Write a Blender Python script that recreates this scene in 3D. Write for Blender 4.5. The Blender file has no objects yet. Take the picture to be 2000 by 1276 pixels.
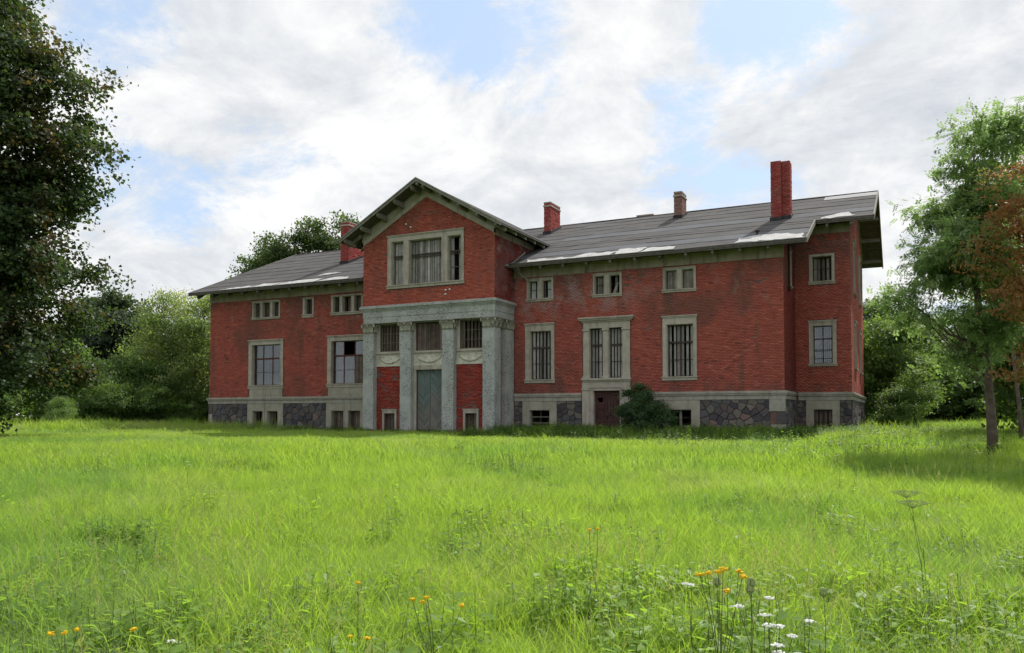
import bpy, math, random
import numpy as np
from mathutils import Vector, Matrix, noise as mnoise

random.seed(7)
rng = np.random.default_rng(7)
R = math.radians
sc = bpy.context.scene
COL = sc.collection

# ------------------------------------------------------------------ camera
cam_d = bpy.data.cameras.new("camera")
cam = bpy.data.objects.new("camera", cam_d)
COL.objects.link(cam)
sc.camera = cam
cam.location = (0, 0, 1.05)
cam.rotation_euler = (R(90 + 2.0), 0, R(26.0))
cam_d.sensor_width = 36.0
cam_d.sensor_fit = 'HORIZONTAL'
cam_d.lens = 36.0 * 1597 / 2000
cam_d.shift_y = (756.2 - 638) / 2000
cam_d.clip_start = 0.1
cam_d.clip_end = 5000

# ------------------------------------------------------------------ light
SUN_ELEV = R(49)
SUN_AZ = R(12)           # from +Y (behind the house) towards +X
sun_dir = Vector((math.sin(SUN_AZ) * math.cos(SUN_ELEV), math.cos(SUN_AZ) * math.cos(SUN_ELEV), math.sin(SUN_ELEV)))
sun_d = bpy.data.lights.new("sun", 'SUN')
sun_d.energy = 3.3
sun_d.angle = R(0.6)
sun_d.color = (1.0, 0.95, 0.86)
sun = bpy.data.objects.new("sun", sun_d)
COL.objects.link(sun)
sun.location = (20, 60, 60)
sun.rotation_euler = (-sun_dir).to_track_quat('-Z', 'Y').to_euler()

sc.view_settings.view_transform = 'Standard'
sc.view_settings.look = 'None'
sc.view_settings.exposure = 0.60
sc.view_settings.gamma = 1.0
sc.view_settings.use_curve_mapping = False
sc.cycles.max_bounces = 8
sc.cycles.diffuse_bounces = 3
sc.cycles.glossy_bounces = 2
sc.cycles.transmission_bounces = 6
sc.cycles.transparent_max_bounces = 8
sc.cycles.use_denoising = True


class NT:
    """small node helper"""
    def __init__(self, tree):
        self.t = tree
        tree.nodes.clear()

    def n(self, kind, props=None, **ins):
        nd = self.t.nodes.new(kind)
        for k, v in (props or {}).items():
            setattr(nd, k, v)
        for k, v in ins.items():
            key = k.replace('_', ' ')
            if key.startswith('i ') or key[1:].isdigit():
                s = nd.inputs[int(key[1:])]
            else:
                s = nd.inputs[key]
            if isinstance(v, bpy.types.NodeSocket):
                self.t.links.new(v, s)
            else:
                s.default_value = v
        return nd

    def link(self, a, b):
        self.t.links.new(a, b)

    def math(self, op, a, b=None, c=None, clamp=False):
        nd = self.n('ShaderNodeMath', {'operation': op, 'use_clamp': clamp})
        for i, v in enumerate((a, b, c)):
            if v is None:
                continue
            if isinstance(v, bpy.types.NodeSocket):
                self.link(v, nd.inputs[i])
            else:
                nd.inputs[i].default_value = v
        return nd.outputs[0]

    def mix(self, f, a, b, blend='MIX'):
        nd = self.n('ShaderNodeMix', {'data_type': 'RGBA', 'blend_type': blend})
        for s, v in ((nd.inputs[0], f), (nd.inputs[6], a), (nd.inputs[7], b)):
            if isinstance(v, bpy.types.NodeSocket):
                self.link(v, s)
            elif isinstance(v, (int, float)):
                s.default_value = v
            else:
                s.default_value = (*v, 1)
        return nd.outputs[2]

    def noise(self, vec, scale, detail=4, rough=0.6, dist=0.0):
        nd = self.n('ShaderNodeTexNoise', Scale=scale, Detail=detail, Roughness=rough, Distortion=dist)
        if vec is not None:
            self.link(vec, nd.inputs['Vector'])
        return nd.outputs[0]

    def ramp(self, fac, stops, interp='LINEAR'):
        nd = self.n('ShaderNodeValToRGB')
        cr = nd.color_ramp
        cr.interpolation = interp
        while len(cr.elements) < len(stops):
            cr.elements.new(0.5)
        for e, (p, c) in zip(cr.elements, stops):
            e.position = p
            e.color = (*c, 1) if not isinstance(c, (int, float)) else (c, c, c, 1)
        self.link(fac, nd.inputs[0])
        return nd.outputs[0]

    def step(self, v, lo, hi):
        nd = self.n('ShaderNodeMapRange', {'clamp': True, 'interpolation_type': 'SMOOTHSTEP'})
        self.link(v, nd.inputs[0])
        nd.inputs[1].default_value = lo
        nd.inputs[2].default_value = hi
        return nd.outputs[0]


def scaled2(t, v, a, b, c):
    return t.n('ShaderNodeVectorMath', {'operation': 'MULTIPLY'}, i0=v, i1=(a, b, c)).outputs[0]


# world: Nishita sky with procedural cloud cover
w = bpy.data.worlds.new("World")
sc.world = w
w.use_nodes = True
t = NT(w.node_tree)
sky = t.n('ShaderNodeTexSky')
sky.sky_type = 'NISHITA'
sky.sun_disc = False
sky.sun_elevation = SUN_ELEV
sky.sun_rotation = SUN_AZ
sky.air_density = 1.0
sky.dust_density = 1.5
sky.ozone_density = 1.5
tc = t.n('ShaderNodeTexCoord')
dirv = tc.outputs['Generated']
nrm = t.n('ShaderNodeVectorMath', {'operation': 'NORMALIZE'}, i0=dirv).outputs[0]
sep = t.n('ShaderNodeSeparateXYZ', i0=nrm)
zz = t.math('ADD', t.math('MAXIMUM', sep.outputs[2], 0.0), 0.40)
cx = t.math('DIVIDE', sep.outputs[0], zz)
cy = t.math('DIVIDE', sep.outputs[1], zz)
cv = t.n('ShaderNodeCombineXYZ', i0=cx, i1=cy, i2=0.37).outputs[0]
# wobble the direction so that the openings get ragged edges
wob = t.n('ShaderNodeTexNoise', Vector=cv, Scale=3.6, Detail=9, Roughness=0.70)
wobv = t.n('ShaderNodeVectorMath', {'operation': 'SUBTRACT'}, i0=wob.outputs[1], i1=(0.5, 0.5, 0.5)).outputs[0]
wobs = t.n('ShaderNodeVectorMath', {'operation': 'SCALE'}, i0=wobv)
wobs.inputs[3].default_value = 0.21
dw = t.n('ShaderNodeVectorMath', {'operation': 'ADD'}, i0=nrm, i1=wobs.outputs[0]).outputs[0]
dw = t.n('ShaderNodeVectorMath', {'operation': 'NORMALIZE'}, i0=dw).outputs[0]
big = t.noise(cv, 1.1, 3, 0.5, 0.3)
fine = t.noise(cv, 4.2, 10, 0.68, 0.35)
streak = t.noise(scaled2(t, cv, 1.0, 1.5, 1.0), 3.4, 9, 0.68, 0.3)
cover = t.math('ADD', t.math('MULTIPLY', big, 0.34), t.math('ADD', t.math('MULTIPLY', fine, 0.36), t.math('MULTIPLY', streak, 0.30)))
# places where the cloud deck breaks open (directions in the world) : x, y, z, cos radius, strength
HOLES = [
    (-0.4652, 0.7827, 0.4134, 0.9980, .19), (-0.4004, 0.8209, 0.4072, 0.9980, .15), (-0.3695, 0.8092, 0.4569, 0.9988, .10),
    (-0.1226, 0.9065, 0.4041, 0.9978, .17), (-0.1088, 0.9027, 0.4163, 0.9978, .10), (-0.0411, 0.9087, 0.4154, 0.9985, .10),
    (-0.2236, 0.9303, 0.2906, 0.9980, .15), (-0.1647, 0.9540, 0.2506, 0.9988, .08), (-0.2421, 0.9106, 0.3349, 0.9988, .14),
    (-0.3685, 0.8641, 0.3429, 0.9990, .12), (-0.7568, 0.6051, 0.2472, 0.9980, .20), (-0.7159, 0.5628, 0.4132, 0.9984, .14),
    (-0.7535, 0.5729, 0.3225, 0.9990, .10), (-0.6737, 0.6931, 0.2563, 0.9992, .06),
    (0.35, -0.75, 0.55, 0.985, .18), (0.8, 0.2, 0.5, 0.985, .18), (-0.85, -0.25, 0.45, 0.985, .18), (0.1, 0.1, 0.99, 0.985, .16)]
acc = None
for hx, hy, hz, cr, st in HOLES:
    ln = math.sqrt(hx * hx + hy * hy + hz * hz)
    d = t.n('ShaderNodeVectorMath', {'operation': 'DOT_PRODUCT'}, i0=dw, i1=(hx / ln, hy / ln, hz / ln)).outputs[1]
    s = t.math('MULTIPLY', t.step(d, cr - (1 - cr) * 1.3, 1.0), st * .50)
    acc = s if acc is None else t.math('ADD', acc, s)
cov2 = t.math('SUBTRACT', cover, acc)
mask = t.step(cov2, 0.36, 0.475)
body = t.noise(cv, 2.4, 6, 0.58, 0.5)
shade = t.ramp(t.math('ADD', t.math('MULTIPLY', body, 0.5), t.math('MULTIPLY', fine, 0.5)),
               [(0.37, (4.2, 4.45, 4.85)), (0.455, (5.2, 5.4, 5.65)), (0.53, (6.3, 6.35, 6.4)), (0.62, (7.5, 7.45, 7.3))])
skyc = t.mix(0.62, sky.outputs[0], (8.0, 8.4, 8.9))
skyc = t.mix(1.0, skyc, (0.62, 0.73, 0.86), 'MULTIPLY')
col = t.mix(mask, skyc, shade)
bg = t.n('ShaderNodeBackground', Color=col, Strength=0.1)
wo = t.n('ShaderNodeOutputWorld', Surface=bg.outputs[0])


# ------------------------------------------------------------------ object helpers
def tag(o, label=None, cat=None, group=None, kind=None):
    if label: o['label'] = label
    if cat: o['category'] = cat
    if group: o['group'] = group
    if kind: o['kind'] = kind
    return o


def empty(name, loc, rz=0, parent=None):
    o = bpy.data.objects.new(name, None)
    o.location = loc
    o.rotation_euler = (0, 0, rz)
    o.empty_display_size = 0.3
    COL.objects.link(o)
    if parent: o.parent = parent
    return o


def np_mesh(name, verts, faces, mats, parent=None, attrs=None, smooth=False, loc=None, mat_idx=None):
    """verts (n,3); faces (m,k) uniform or list of arrays"""
    me = bpy.data.meshes.new(name)
    verts = np.asarray(verts, dtype=np.float32)
    if isinstance(faces, np.ndarray):
        m, k = faces.shape
        me.vertices.add(len(verts))
        me.vertices.foreach_set('co', verts.ravel())
        me.loops.add(m * k)
        me.loops.foreach_set('vertex_index', faces.astype(np.int32).ravel())
        me.polygons.add(m)
        me.polygons.foreach_set('loop_start', np.arange(0, m * k, k, dtype=np.int32))
        me.update(calc_edges=True)
    else:
        me.from_pydata([tuple(v) for v in verts], [], [tuple(int(i) for i in f) for f in faces])
        me.update()
    for a, (dom, dat) in (attrs or {}).items():
        at = me.attributes.new(a, 'FLOAT', dom)
        at.data.foreach_set('value', np.asarray(dat, dtype=np.float32))
    if not isinstance(mats, (list, tuple)): mats = [mats]
    for m_ in mats: me.materials.append(m_)
    if mat_idx is not None: me.polygons.foreach_set('material_index', np.asarray(mat_idx, dtype=np.int32))
    if smooth: me.polygons.foreach_set('use_smooth', np.ones(len(me.polygons), dtype=bool))
    o = bpy.data.objects.new(name, me)
    COL.objects.link(o)
    if parent:
        o.parent = parent
    if loc is not None: o.location = loc
    return o


class MB:
    """collects simple solids into one mesh"""
    def __init__(self):
        self.v = []; self.f = []

    def add(self, vs, fs):
        k = len(self.v)
        self.v += [tuple(p) for p in vs]
        self.f += [tuple(i + k for i in f) for f in fs]

    def hexa(self, p):   # 8 points: bottom 4 ccw, top 4 ccw
        self.add(p, [(3, 2, 1, 0), (4, 5, 6, 7), (0, 1, 5, 4), (1, 2, 6, 5), (2, 3, 7, 6), (3, 0, 4, 7)])

    def box(self, x0, x1, y0, y1, z0, z1):
        self.hexa([(x0, y0, z0), (x1, y0, z0), (x1, y1, z0), (x0, y1, z0),
                   (x0, y0, z1), (x1, y0, z1), (x1, y1, z1), (x0, y1, z1)])

    def prism(self, poly, off):
        """poly list of 3d points, extruded by vector off"""
        n = len(poly)
        a = [Vector(p) for p in poly]
        b = [p + Vector(off) for p in a]
        self.add(a + b, [tuple(range(n))[::-1], tuple(range(n, 2 * n))] +
                 [(i, (i + 1) % n, n + (i + 1) % n, n + i) for i in range(n)])

    def tube(self, pts, rad, sides=8, cap=True):
        pts = [Vector(p) for p in pts]
        n = len(pts)
        if isinstance(rad, (int, float)): rad = [rad] * n
        rings = []
        up = Vector((0.31, 0.17, 0.93))
        for i, p in enumerate(pts):
            d = (pts[min(i + 1, n - 1)] - pts[max(i - 1, 0)]).normalized()
            a = d.cross(up)
            if a.length < 0.05: a = d.cross(Vector((1, 0, 0)))
            a.normalize(); b = d.cross(a)
            rings.append([p + (a * math.cos(2 * math.pi * k / sides) + b * math.sin(2 * math.pi * k / sides)) * rad[i]
                          for k in range(sides)])
        vs = [q for r_ in rings for q in r_]
        fs = [(i * sides + k, i * sides + (k + 1) % sides, (i + 1) * sides + (k + 1) % sides, (i + 1) * sides + k)
              for i in range(n - 1) for k in range(sides)]
        if cap:
            fs += [tuple(range(sides))[::-1], tuple((n - 1) * sides + k for k in range(sides))]
        self.add(vs, fs)

    def build(self, name, m, parent=None, smooth=False, kind=None, label=None):
        o = np_mesh(name, self.v, self.f, m, parent, smooth=smooth)
        if kind: o['kind'] = kind
        if label: o['label'] = label
        return o


class Plane:
    """vertical wall plane; s runs along the wall (world X or Y), d is distance outward"""
    def __init__(self, axis, at, out):
        self.axis, self.at, self.out = axis, at, out

    def p(self, s, z, d=0.0):
        if self.axis == 'x':
            return (s, self.at + self.out * d, z)
        return (self.at + self.out * d, s, z)

    def box(self, mb, s0, s1, z0, z1, d0, d1):
        p = self.p
        q = [p(s0, z0, d0), p(s1, z0, d0), p(s1, z0, d1), p(s0, z0, d1), p(s0, z1, d0), p(s1, z1, d0), p(s1, z1, d1), p(s0, z1, d1)]
        if (self.axis == 'x') == (self.out < 0):
            q = [q[3], q[2], q[1], q[0], q[7], q[6], q[5], q[4]]
        mb.hexa(q)

    def poly(self, mb, pts, d0, d1):
        a = [self.p(s, z, d0) for s, z in pts]
        b = Vector(self.p(0, 0, d1)) - Vector(self.p(0, 0, d0))
        mb.prism(a, b)


# ------------------------------------------------------------------ materials
def newmat(name):
    m = bpy.data.materials.new(name)
    m.use_nodes = True
    t = NT(m.node_tree)
    out = t.n('ShaderNodeOutputMaterial')
    geo = t.n('ShaderNodeNewGeometry')
    return m, t, out, geo.outputs['Position']


def principled(t, out, col, rough=0.85, bump=None, bstr=0.3, bdist=0.02, spec=0.3, metal=0.0):
    b = t.n('ShaderNodeBsdfPrincipled')
    for s, v in (('Base Color', col), ('Roughness', rough), ('Specular IOR Level', spec), ('Metallic', metal)):
        if isinstance(v, bpy.types.NodeSocket): t.link(v, b.inputs[s])
        elif isinstance(v, (tuple, list)): b.inputs[s].default_value = (*v, 1)
        else: b.inputs[s].default_value = v
    if bump is not None:
        bn = t.n('ShaderNodeBump', Strength=bstr, Distance=bdist, Height=bump)
        t.link(bn.outputs[0], b.inputs['Normal'])
    t.link(b.outputs[0], out.inputs[0])
    return b


def scaled(t, pos, sx, sy, sz):
    return t.n('ShaderNodeVectorMath', {'operation': 'MULTIPLY'}, i0=pos, i1=(sx, sy, sz)).outputs[0]


def brick_mat(name, a, b, c, dark, eff=1.0, grime=1.0):
    m, t, out, pos = newmat(name)
    at = t.n('ShaderNodeAttribute', {'attribute_name': 'rnd'})
    r = at.outputs['Fac']
    base = t.ramp(r, [(0.0, dark), (0.13, a), (0.5, b), (0.88, c), (1.0, tuple(min(1, x * 1.18) for x in c))])
    g = t.noise(pos, 22, 3, 0.6)
    base = t.mix(t.math('MULTIPLY', t.step(g, 0.5, 0.75), 0.35), base, tuple(x * 0.55 for x in a))
    # broad patches where soot, algae and damp have greyed the wall
    n1 = t.noise(pos, 0.32, 5, 0.62, 0.5)
    base = t.mix(t.math('MULTIPLY', t.step(n1, 0.47, 0.66), 0.62 * grime), base, (0.15, 0.085, 0.072))
    st = t.noise(scaled(t, pos, 1.4, 1.4, 0.22), 1.0, 4, 0.6)
    base = t.mix(t.math('MULTIPLY', t.step(st, 0.55, 0.72), 0.5 * grime), base, (0.10, 0.085, 0.062))
    n3 = t.noise(pos, 1.7, 3, 0.55)
    base = t.mix(t.math('MULTIPLY', t.step(n3, 0.58, 0.7), 0.3), base, (0.42, 0.10, 0.05))
    # lime bloom high on the wall
    z = t.n('ShaderNodeSeparateXYZ', i0=pos).outputs[2]
    hz = t.math('MULTIPLY', t.step(z, 5.2, 7.6), 1.0)
    n2 = t.noise(pos, 0.85, 6, 0.68, 0.6)
    e = t.math('MULTIPLY', t.math('MULTIPLY', t.step(n2, 0.56, 0.72), hz), 0.5 * eff)
    base = t.mix(e, base, (0.36, 0.30, 0.28))
    # pinkish bloom over the part of the right wing next to the portico
    sxx = t.n('ShaderNodeSeparateXYZ', i0=pos).outputs[0]
    band = t.math('MULTIPLY', t.step(sxx, -20.5, -19.0), t.math('SUBTRACT', 1.0, t.step(sxx, -15.0, -10.5)))
    n5 = t.noise(pos, 1.3, 6, 0.7, 0.5)
    e2 = t.math('MULTIPLY', t.math('MULTIPLY', t.step(n5, 0.42, 0.62), band), t.step(z, 5.8, 7.4))
    base = t.mix(t.math('MULTIPLY', e2, 0.8 * eff), base, (0.40, 0.27, 0.26))
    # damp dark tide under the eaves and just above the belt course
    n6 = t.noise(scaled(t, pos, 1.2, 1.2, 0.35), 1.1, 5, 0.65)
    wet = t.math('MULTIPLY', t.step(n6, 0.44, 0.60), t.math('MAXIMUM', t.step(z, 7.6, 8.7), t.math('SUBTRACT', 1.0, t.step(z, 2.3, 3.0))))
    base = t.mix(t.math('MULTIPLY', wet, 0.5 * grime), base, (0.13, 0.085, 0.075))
    bp = t.noise(pos, 60, 3, 0.7)
    principled(t, out, base, 0.92, bp, 0.5, 0.006, 0.15)
    return m


def noise_mat(name, c1, c2, c3=None, scale=3, rough=0.9, streak=0.0, streak_col=(0.05, 0.055, 0.04), speck=None,
              bump=0.4, spec=0.2, detail_scale=30, objrand=0.0, moss=None):
    m, t, out, pos = newmat(name)
    n = t.noise(pos, scale, 6, 0.65, 0.2)
    stops = [(0.32, c1), (0.62, c2)] + ([(0.78, c3)] if c3 else [])
    base = t.ramp(n, stops)
    f = t.noise(pos, detail_scale, 4, 0.7)
    base = t.mix(t.math('MULTIPLY', t.step(f, 0.42, 0.72), 0.35), base, tuple(x * 0.5 for x in c1))
    if streak:
        s = t.noise(scaled(t, pos, 3.0, 3.0, 0.25), 1.3, 5, 0.65)
        base = t.mix(t.math('MULTIPLY', t.step(s, 0.5, 0.7), streak), base, streak_col)
    if speck:
        thr, colr, amt, scl = speck
        s = t.noise(pos, scl, 5, 0.7)
        s2 = t.noise(pos, 1.1, 3, 0.5)
        k = t.math('MULTIPLY', t.step(s, thr, thr + 0.05), t.step(s2, 0.38, 0.55))
        base = t.mix(t.math('MULTIPLY', k, amt), base, colr)
    if moss:
        s = t.noise(pos, 1.6, 5, 0.65)
        base = t.mix(t.math('MULTIPLY', t.step(s, 0.5, 0.66), moss), base, (0.075, 0.105, 0.03))
    if objrand:
        oi = t.n('ShaderNodeObjectInfo').outputs['Random']
        v = t.math('MULTIPLY_ADD', oi, objrand * 2, 1 - objrand)
        mul = t.n('ShaderNodeVectorMath', {'operation': 'SCALE'}, i0=base)
        t.link(v, mul.inputs[3])
        base = mul.outputs[0]
    principled(t, out, base, rough, f, bump, 0.01, spec)
    return m


M = {}
M['brick'] = brick_mat('brick', (0.31, 0.080, 0.064), (0.42, 0.105, 0.080), (0.50, 0.150, 0.108), (0.18, 0.065, 0.058))
M['brick_front'] = brick_mat('brick_orange_red', (0.34, 0.080, 0.060), (0.45, 0.108, 0.076), (0.53, 0.155, 0.108), (0.19, 0.06, 0.05), 0.3, 0.6)
M['brick_sooty'] = brick_mat('brick_sooty', (0.20, 0.115, 0.095), (0.28, 0.165, 0.14), (0.36, 0.24, 0.21), (0.08, 0.06, 0.055), 0.0, 0.4)
M['brick_raw'] = brick_mat('brick_crimson', (0.26, 0.042, 0.036), (0.36, 0.058, 0.046), (0.44, 0.085, 0.062), (0.08, 0.025, 0.025), 0.0, 0.35)
M['brick_side'] = brick_mat('brick_side_shaded', (0.15, 0.030, 0.030), (0.22, 0.042, 0.038), (0.30, 0.065, 0.055), (0.05, 0.02, 0.022), 1.0, 0.9)  # side-wall shade put into the colour: a darker copy of the brick
M['brick_chimney'] = brick_mat('brick_chimney', (0.24, 0.034, 0.034), (0.33, 0.048, 0.044), (0.42, 0.10, 0.085), (0.10, 0.03, 0.03), 0.5, 0.4)
M['mortar'] = noise_mat('mortar', (0.13, 0.075, 0.065), (0.20, 0.125, 0.11), scale=2)
M['bed'] = noise_mat('plinth_mortar', (0.05, 0.045, 0.042), (0.10, 0.09, 0.085), scale=3)
M['mortar_pale'] = noise_mat('mortar_pale', (0.24, 0.17, 0.155), (0.33, 0.25, 0.23), scale=2)
M['trim'] = noise_mat('trim_stone', (0.36, 0.325, 0.275), (0.49, 0.45, 0.39), (0.57, 0.53, 0.47), 2.2, streak=0.45, streak_col=(0.13, 0.12, 0.10), moss=0.05)
M['belt'] = noise_mat('belt_stone', (0.29, 0.275, 0.235), (0.41, 0.39, 0.34), (0.49, 0.47, 0.42), 2.6, streak=0.3)
M['render'] = noise_mat('cement_render', (0.31, 0.29, 0.235), (0.42, 0.395, 0.33), (0.48, 0.455, 0.39), 1.6, streak=0.45, streak_col=(0.14, 0.135, 0.10))
M['frieze'] = noise_mat('frieze_plaster', (0.25, 0.215, 0.165), (0.36, 0.315, 0.245), (0.43, 0.385, 0.31), 1.4, streak=0.75, streak_col=(0.085, 0.075, 0.06), moss=0.10)
M['column'] = noise_mat('column_plaster', (0.34, 0.355, 0.34), (0.47, 0.49, 0.475), (0.55, 0.575, 0.565), 1.3, streak=0.30,
                        streak_col=(0.27, 0.25, 0.20), speck=(0.53, (0.085, 0.095, 0.095), 0.8, 13.0), detail_scale=45)
M['capital'] = noise_mat('capital_stone', (0.36, 0.355, 0.29), (0.52, 0.51, 0.43), (0.66, 0.64, 0.56), 6, streak=0.15)
M['capital_bell'] = noise_mat('capital_bell', (0.14, 0.135, 0.10), (0.30, 0.29, 0.24), (0.46, 0.45, 0.38), 9, streak=0.3)
M['relief'] = noise_mat('relief_stucco', (0.50, 0.485, 0.40), (0.70, 0.68, 0.59), (0.78, 0.77, 0.70), 4, streak=0.2, speck=(0.56, (0.12, 0.11, 0.08), 0.6, 8))
M['felt'] = noise_mat('roofing_felt', (0.090, 0.087, 0.087), (0.122, 0.118, 0.117), (0.145, 0.14, 0.136), 0.8, rough=0.95, streak=0.12,
                      streak_col=(0.075, 0.07, 0.06), objrand=0.035, detail_scale=9, speck=(0.60, (0.22, 0.21, 0.20), 0.35, 11), spec=0.05, bump=0.15)
M['felt_blue'] = noise_mat('roofing_felt_newer', (0.115, 0.118, 0.128), (0.15, 0.155, 0.167), scale=0.9, rough=0.95, spec=.05, bump=.1)
M['felt_pale'] = noise_mat('roofing_felt_pale', (0.24, 0.24, 0.25), (0.31, 0.31, 0.32), scale=0.9, rough=0.8)
M['torn'] = noise_mat('bare_lining', (0.36, 0.355, 0.35), (0.52, 0.52, 0.515), (0.62, 0.62, 0.62), 3, streak=0.35, streak_col=(0.2, 0.18, 0.15), speck=(0.58, (0.14, 0.12, 0.10), 0.7, 6))
M['soffit'] = noise_mat('soffit_timber', (0.07, 0.066, 0.055), (0.13, 0.12, 0.10), scale=4, streak=0.3)
M['bargeboard'] = noise_mat('bargeboard', (0.17, 0.165, 0.14), (0.27, 0.26, 0.225), (0.36, 0.35, 0.31), 4, streak=0.3, moss=0.25)
M['plank_pale'] = noise_mat('bleached_plank', (0.26, 0.25, 0.235), (0.38, 0.365, 0.35), (0.50, 0.485, 0.46), 3, streak=0.6, streak_col=(0.10, 0.09, 0.08), objrand=0.35, detail_scale=40)
M['rafter'] = noise_mat('rafter_timber', (0.10, 0.095, 0.08), (0.17, 0.16, 0.135), scale=4, streak=0.3, objrand=.3)
M['plank'] = noise_mat('weathered_plank', (0.17, 0.155, 0.135), (0.27, 0.25, 0.225), (0.37, 0.35, 0.32), 3, streak=0.7, streak_col=(0.07, 0.06, 0.05), objrand=0.38, detail_scale=40)
M['plank_red'] = noise_mat('dark_plank', (0.10, 0.075, 0.062), (0.17, 0.135, 0.115), (0.24, 0.20, 0.175), 3, streak=0.6, objrand=0.35, detail_scale=40)
M['frame_dark'] = noise_mat('window_timber', (0.045, 0.038, 0.034), (0.085, 0.07, 0.062), scale=6, objrand=0.2)
M['frame_grey'] = noise_mat('window_timber_grey', (0.13, 0.125, 0.105), (0.21, 0.20, 0.17), scale=6)
M['frame_red'] = noise_mat('window_timber_maroon', (0.075, 0.028, 0.026), (0.13, 0.048, 0.042), scale=6)
M['iron'] = noise_mat('rusty_iron', (0.035, 0.028, 0.024), (0.075, 0.05, 0.04), scale=9, rough=0.7)
M['door_brown'] = noise_mat('door_brown', (0.055, 0.028, 0.028), (0.095, 0.045, 0.042), (0.14, 0.08, 0.07), 3, streak=0.35, streak_col=(0.13, 0.10, 0.085))
M['curtain'] = noise_mat('curtain', (0.40, 0.41, 0.41), (0.50, 0.51, 0.52), scale=1, detail_scale=4, bump=0.0)
M['concrete'] = noise_mat('step_concrete', (0.20, 0.20, 0.17), (0.30, 0.295, 0.26), scale=2, moss=0.6)
M['flashing'] = noise_mat('tar_flashing', (0.025, 0.025, 0.027), (0.055, 0.055, 0.06), scale=5)
M['bark'] = noise_mat('bark', (0.055, 0.045, 0.038), (0.115, 0.095, 0.08), (0.17, 0.15, 0.125), 5, streak=0.6, streak_col=(0.03, 0.025, 0.02), detail_scale=25, bump=0.9)
M['bark_ash'] = noise_mat('bark_ash', (0.085, 0.065, 0.055), (0.16, 0.125, 0.11), (0.22, 0.19, 0.165), 5, streak=0.5, streak_col=(0.05, 0.04, 0.035), detail_scale=25, bump=0.9)

# turquoise door, paint worn to bare wood towards the foot and on the second leaf
m, t, out, pos = newmat('door_turquoise')
sx = t.n('ShaderNodeSeparateXYZ', i0=pos)
n = t.noise(pos, 5, 5, 0.7)
lowf = t.math('ADD', t.math('MULTIPLY', t.math('SUBTRACT', 2.0, sx.outputs[2]), 0.30), n)
lowf = t.math('ADD', lowf, t.math('MULTIPLY', t.math('GREATER_THAN', sx.outputs[0], -24.24), 0.22))
colr = t.mix(t.step(lowf, 0.5, 0.78), (0.19, 0.25, 0.245), (0.26, 0.245, 0.225))
oi = t.n('ShaderNodeObjectInfo').outputs['Random']
colr = t.mix(t.math('MULTIPLY', oi, 0.42), colr, (0.05, 0.065, 0.065))
g = t.noise(scaled(t, pos, 1, 1, 0.3), 30, 3, 0.6)
colr = t.mix(t.math('MULTIPLY', t.step(g, 0.5, 0.7), 0.5), colr, (0.06, 0.08, 0.08))
principled(t, out, colr, 0.8, g, 0.4, 0.01)
M['door_turquoise'] = m

# field stones: colour by stone
m, t, out, pos = newmat('field_stone')
oi = t.n('ShaderNodeObjectInfo').outputs['Random']
at = t.n('ShaderNodeAttribute', {'attribute_name': 'rnd'}).outputs['Fac']
k = t.math('FRACT', t.math('ADD', oi, at))
c = t.ramp(k, [(0.0, (0.055, 0.055, 0.07)), (0.25, (0.085, 0.075, 0.085)), (0.45, (0.125, 0.10, 0.095)), (0.62, (0.10, 0.105, 0.115)),
               (0.8, (0.16, 0.145, 0.125)), (0.93, (0.20, 0.19, 0.17)), (1.0, (0.22, 0.14, 0.12))])
n = t.noise(pos, 14, 5, 0.7)
c = t.mix(t.math('MULTIPLY', t.step(n, 0.4, 0.65), 0.45), c, (0.045, 0.04, 0.045))
n2 = t.noise(pos, 40, 3, 0.7)
c = t.mix(t.math('MULTIPLY', t.step(n2, 0.6, 0.7), 0.3), c, (0.25, 0.24, 0.22))
principled(t, out, c, 0.85, n, 0.8, 0.02)
M['stone'] = m

# window glass: thin dark pane that mirrors the sky and lets some light through
m, t, out, pos = newmat('window_glass')
tr = t.n('ShaderNodeBsdfTransparent', Color=(0.62, 0.66, 0.66, 1))
gl = t.n('ShaderNodeBsdfGlossy', Color=(0.85, 0.9, 0.95, 1), Roughness=0.03)
wv = t.noise(pos, 2.2, 2, 0.5)
bn = t.n('ShaderNodeBump', Strength=0.04, Distance=0.03, Height=wv)
t.link(bn.outputs[0], gl.inputs['Normal'])
dirt = t.n('ShaderNodeBsdfDiffuse', Color=(0.16, 0.16, 0.15, 1))
m1 = t.n('ShaderNodeMixShader', Fac=0.115)
t.link(tr.outputs[0], m1.inputs[1]); t.link(gl.outputs[0], m1.inputs[2])
m2 = t.n('ShaderNodeMixShader', Fac=0.12)
t.link(m1.outputs[0], m2.inputs[1]); t.link(dirt.outputs[0], m2.inputs[2])
t.link(m2.outputs[0], out.inputs[0])
M['glass'] = m


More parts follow.
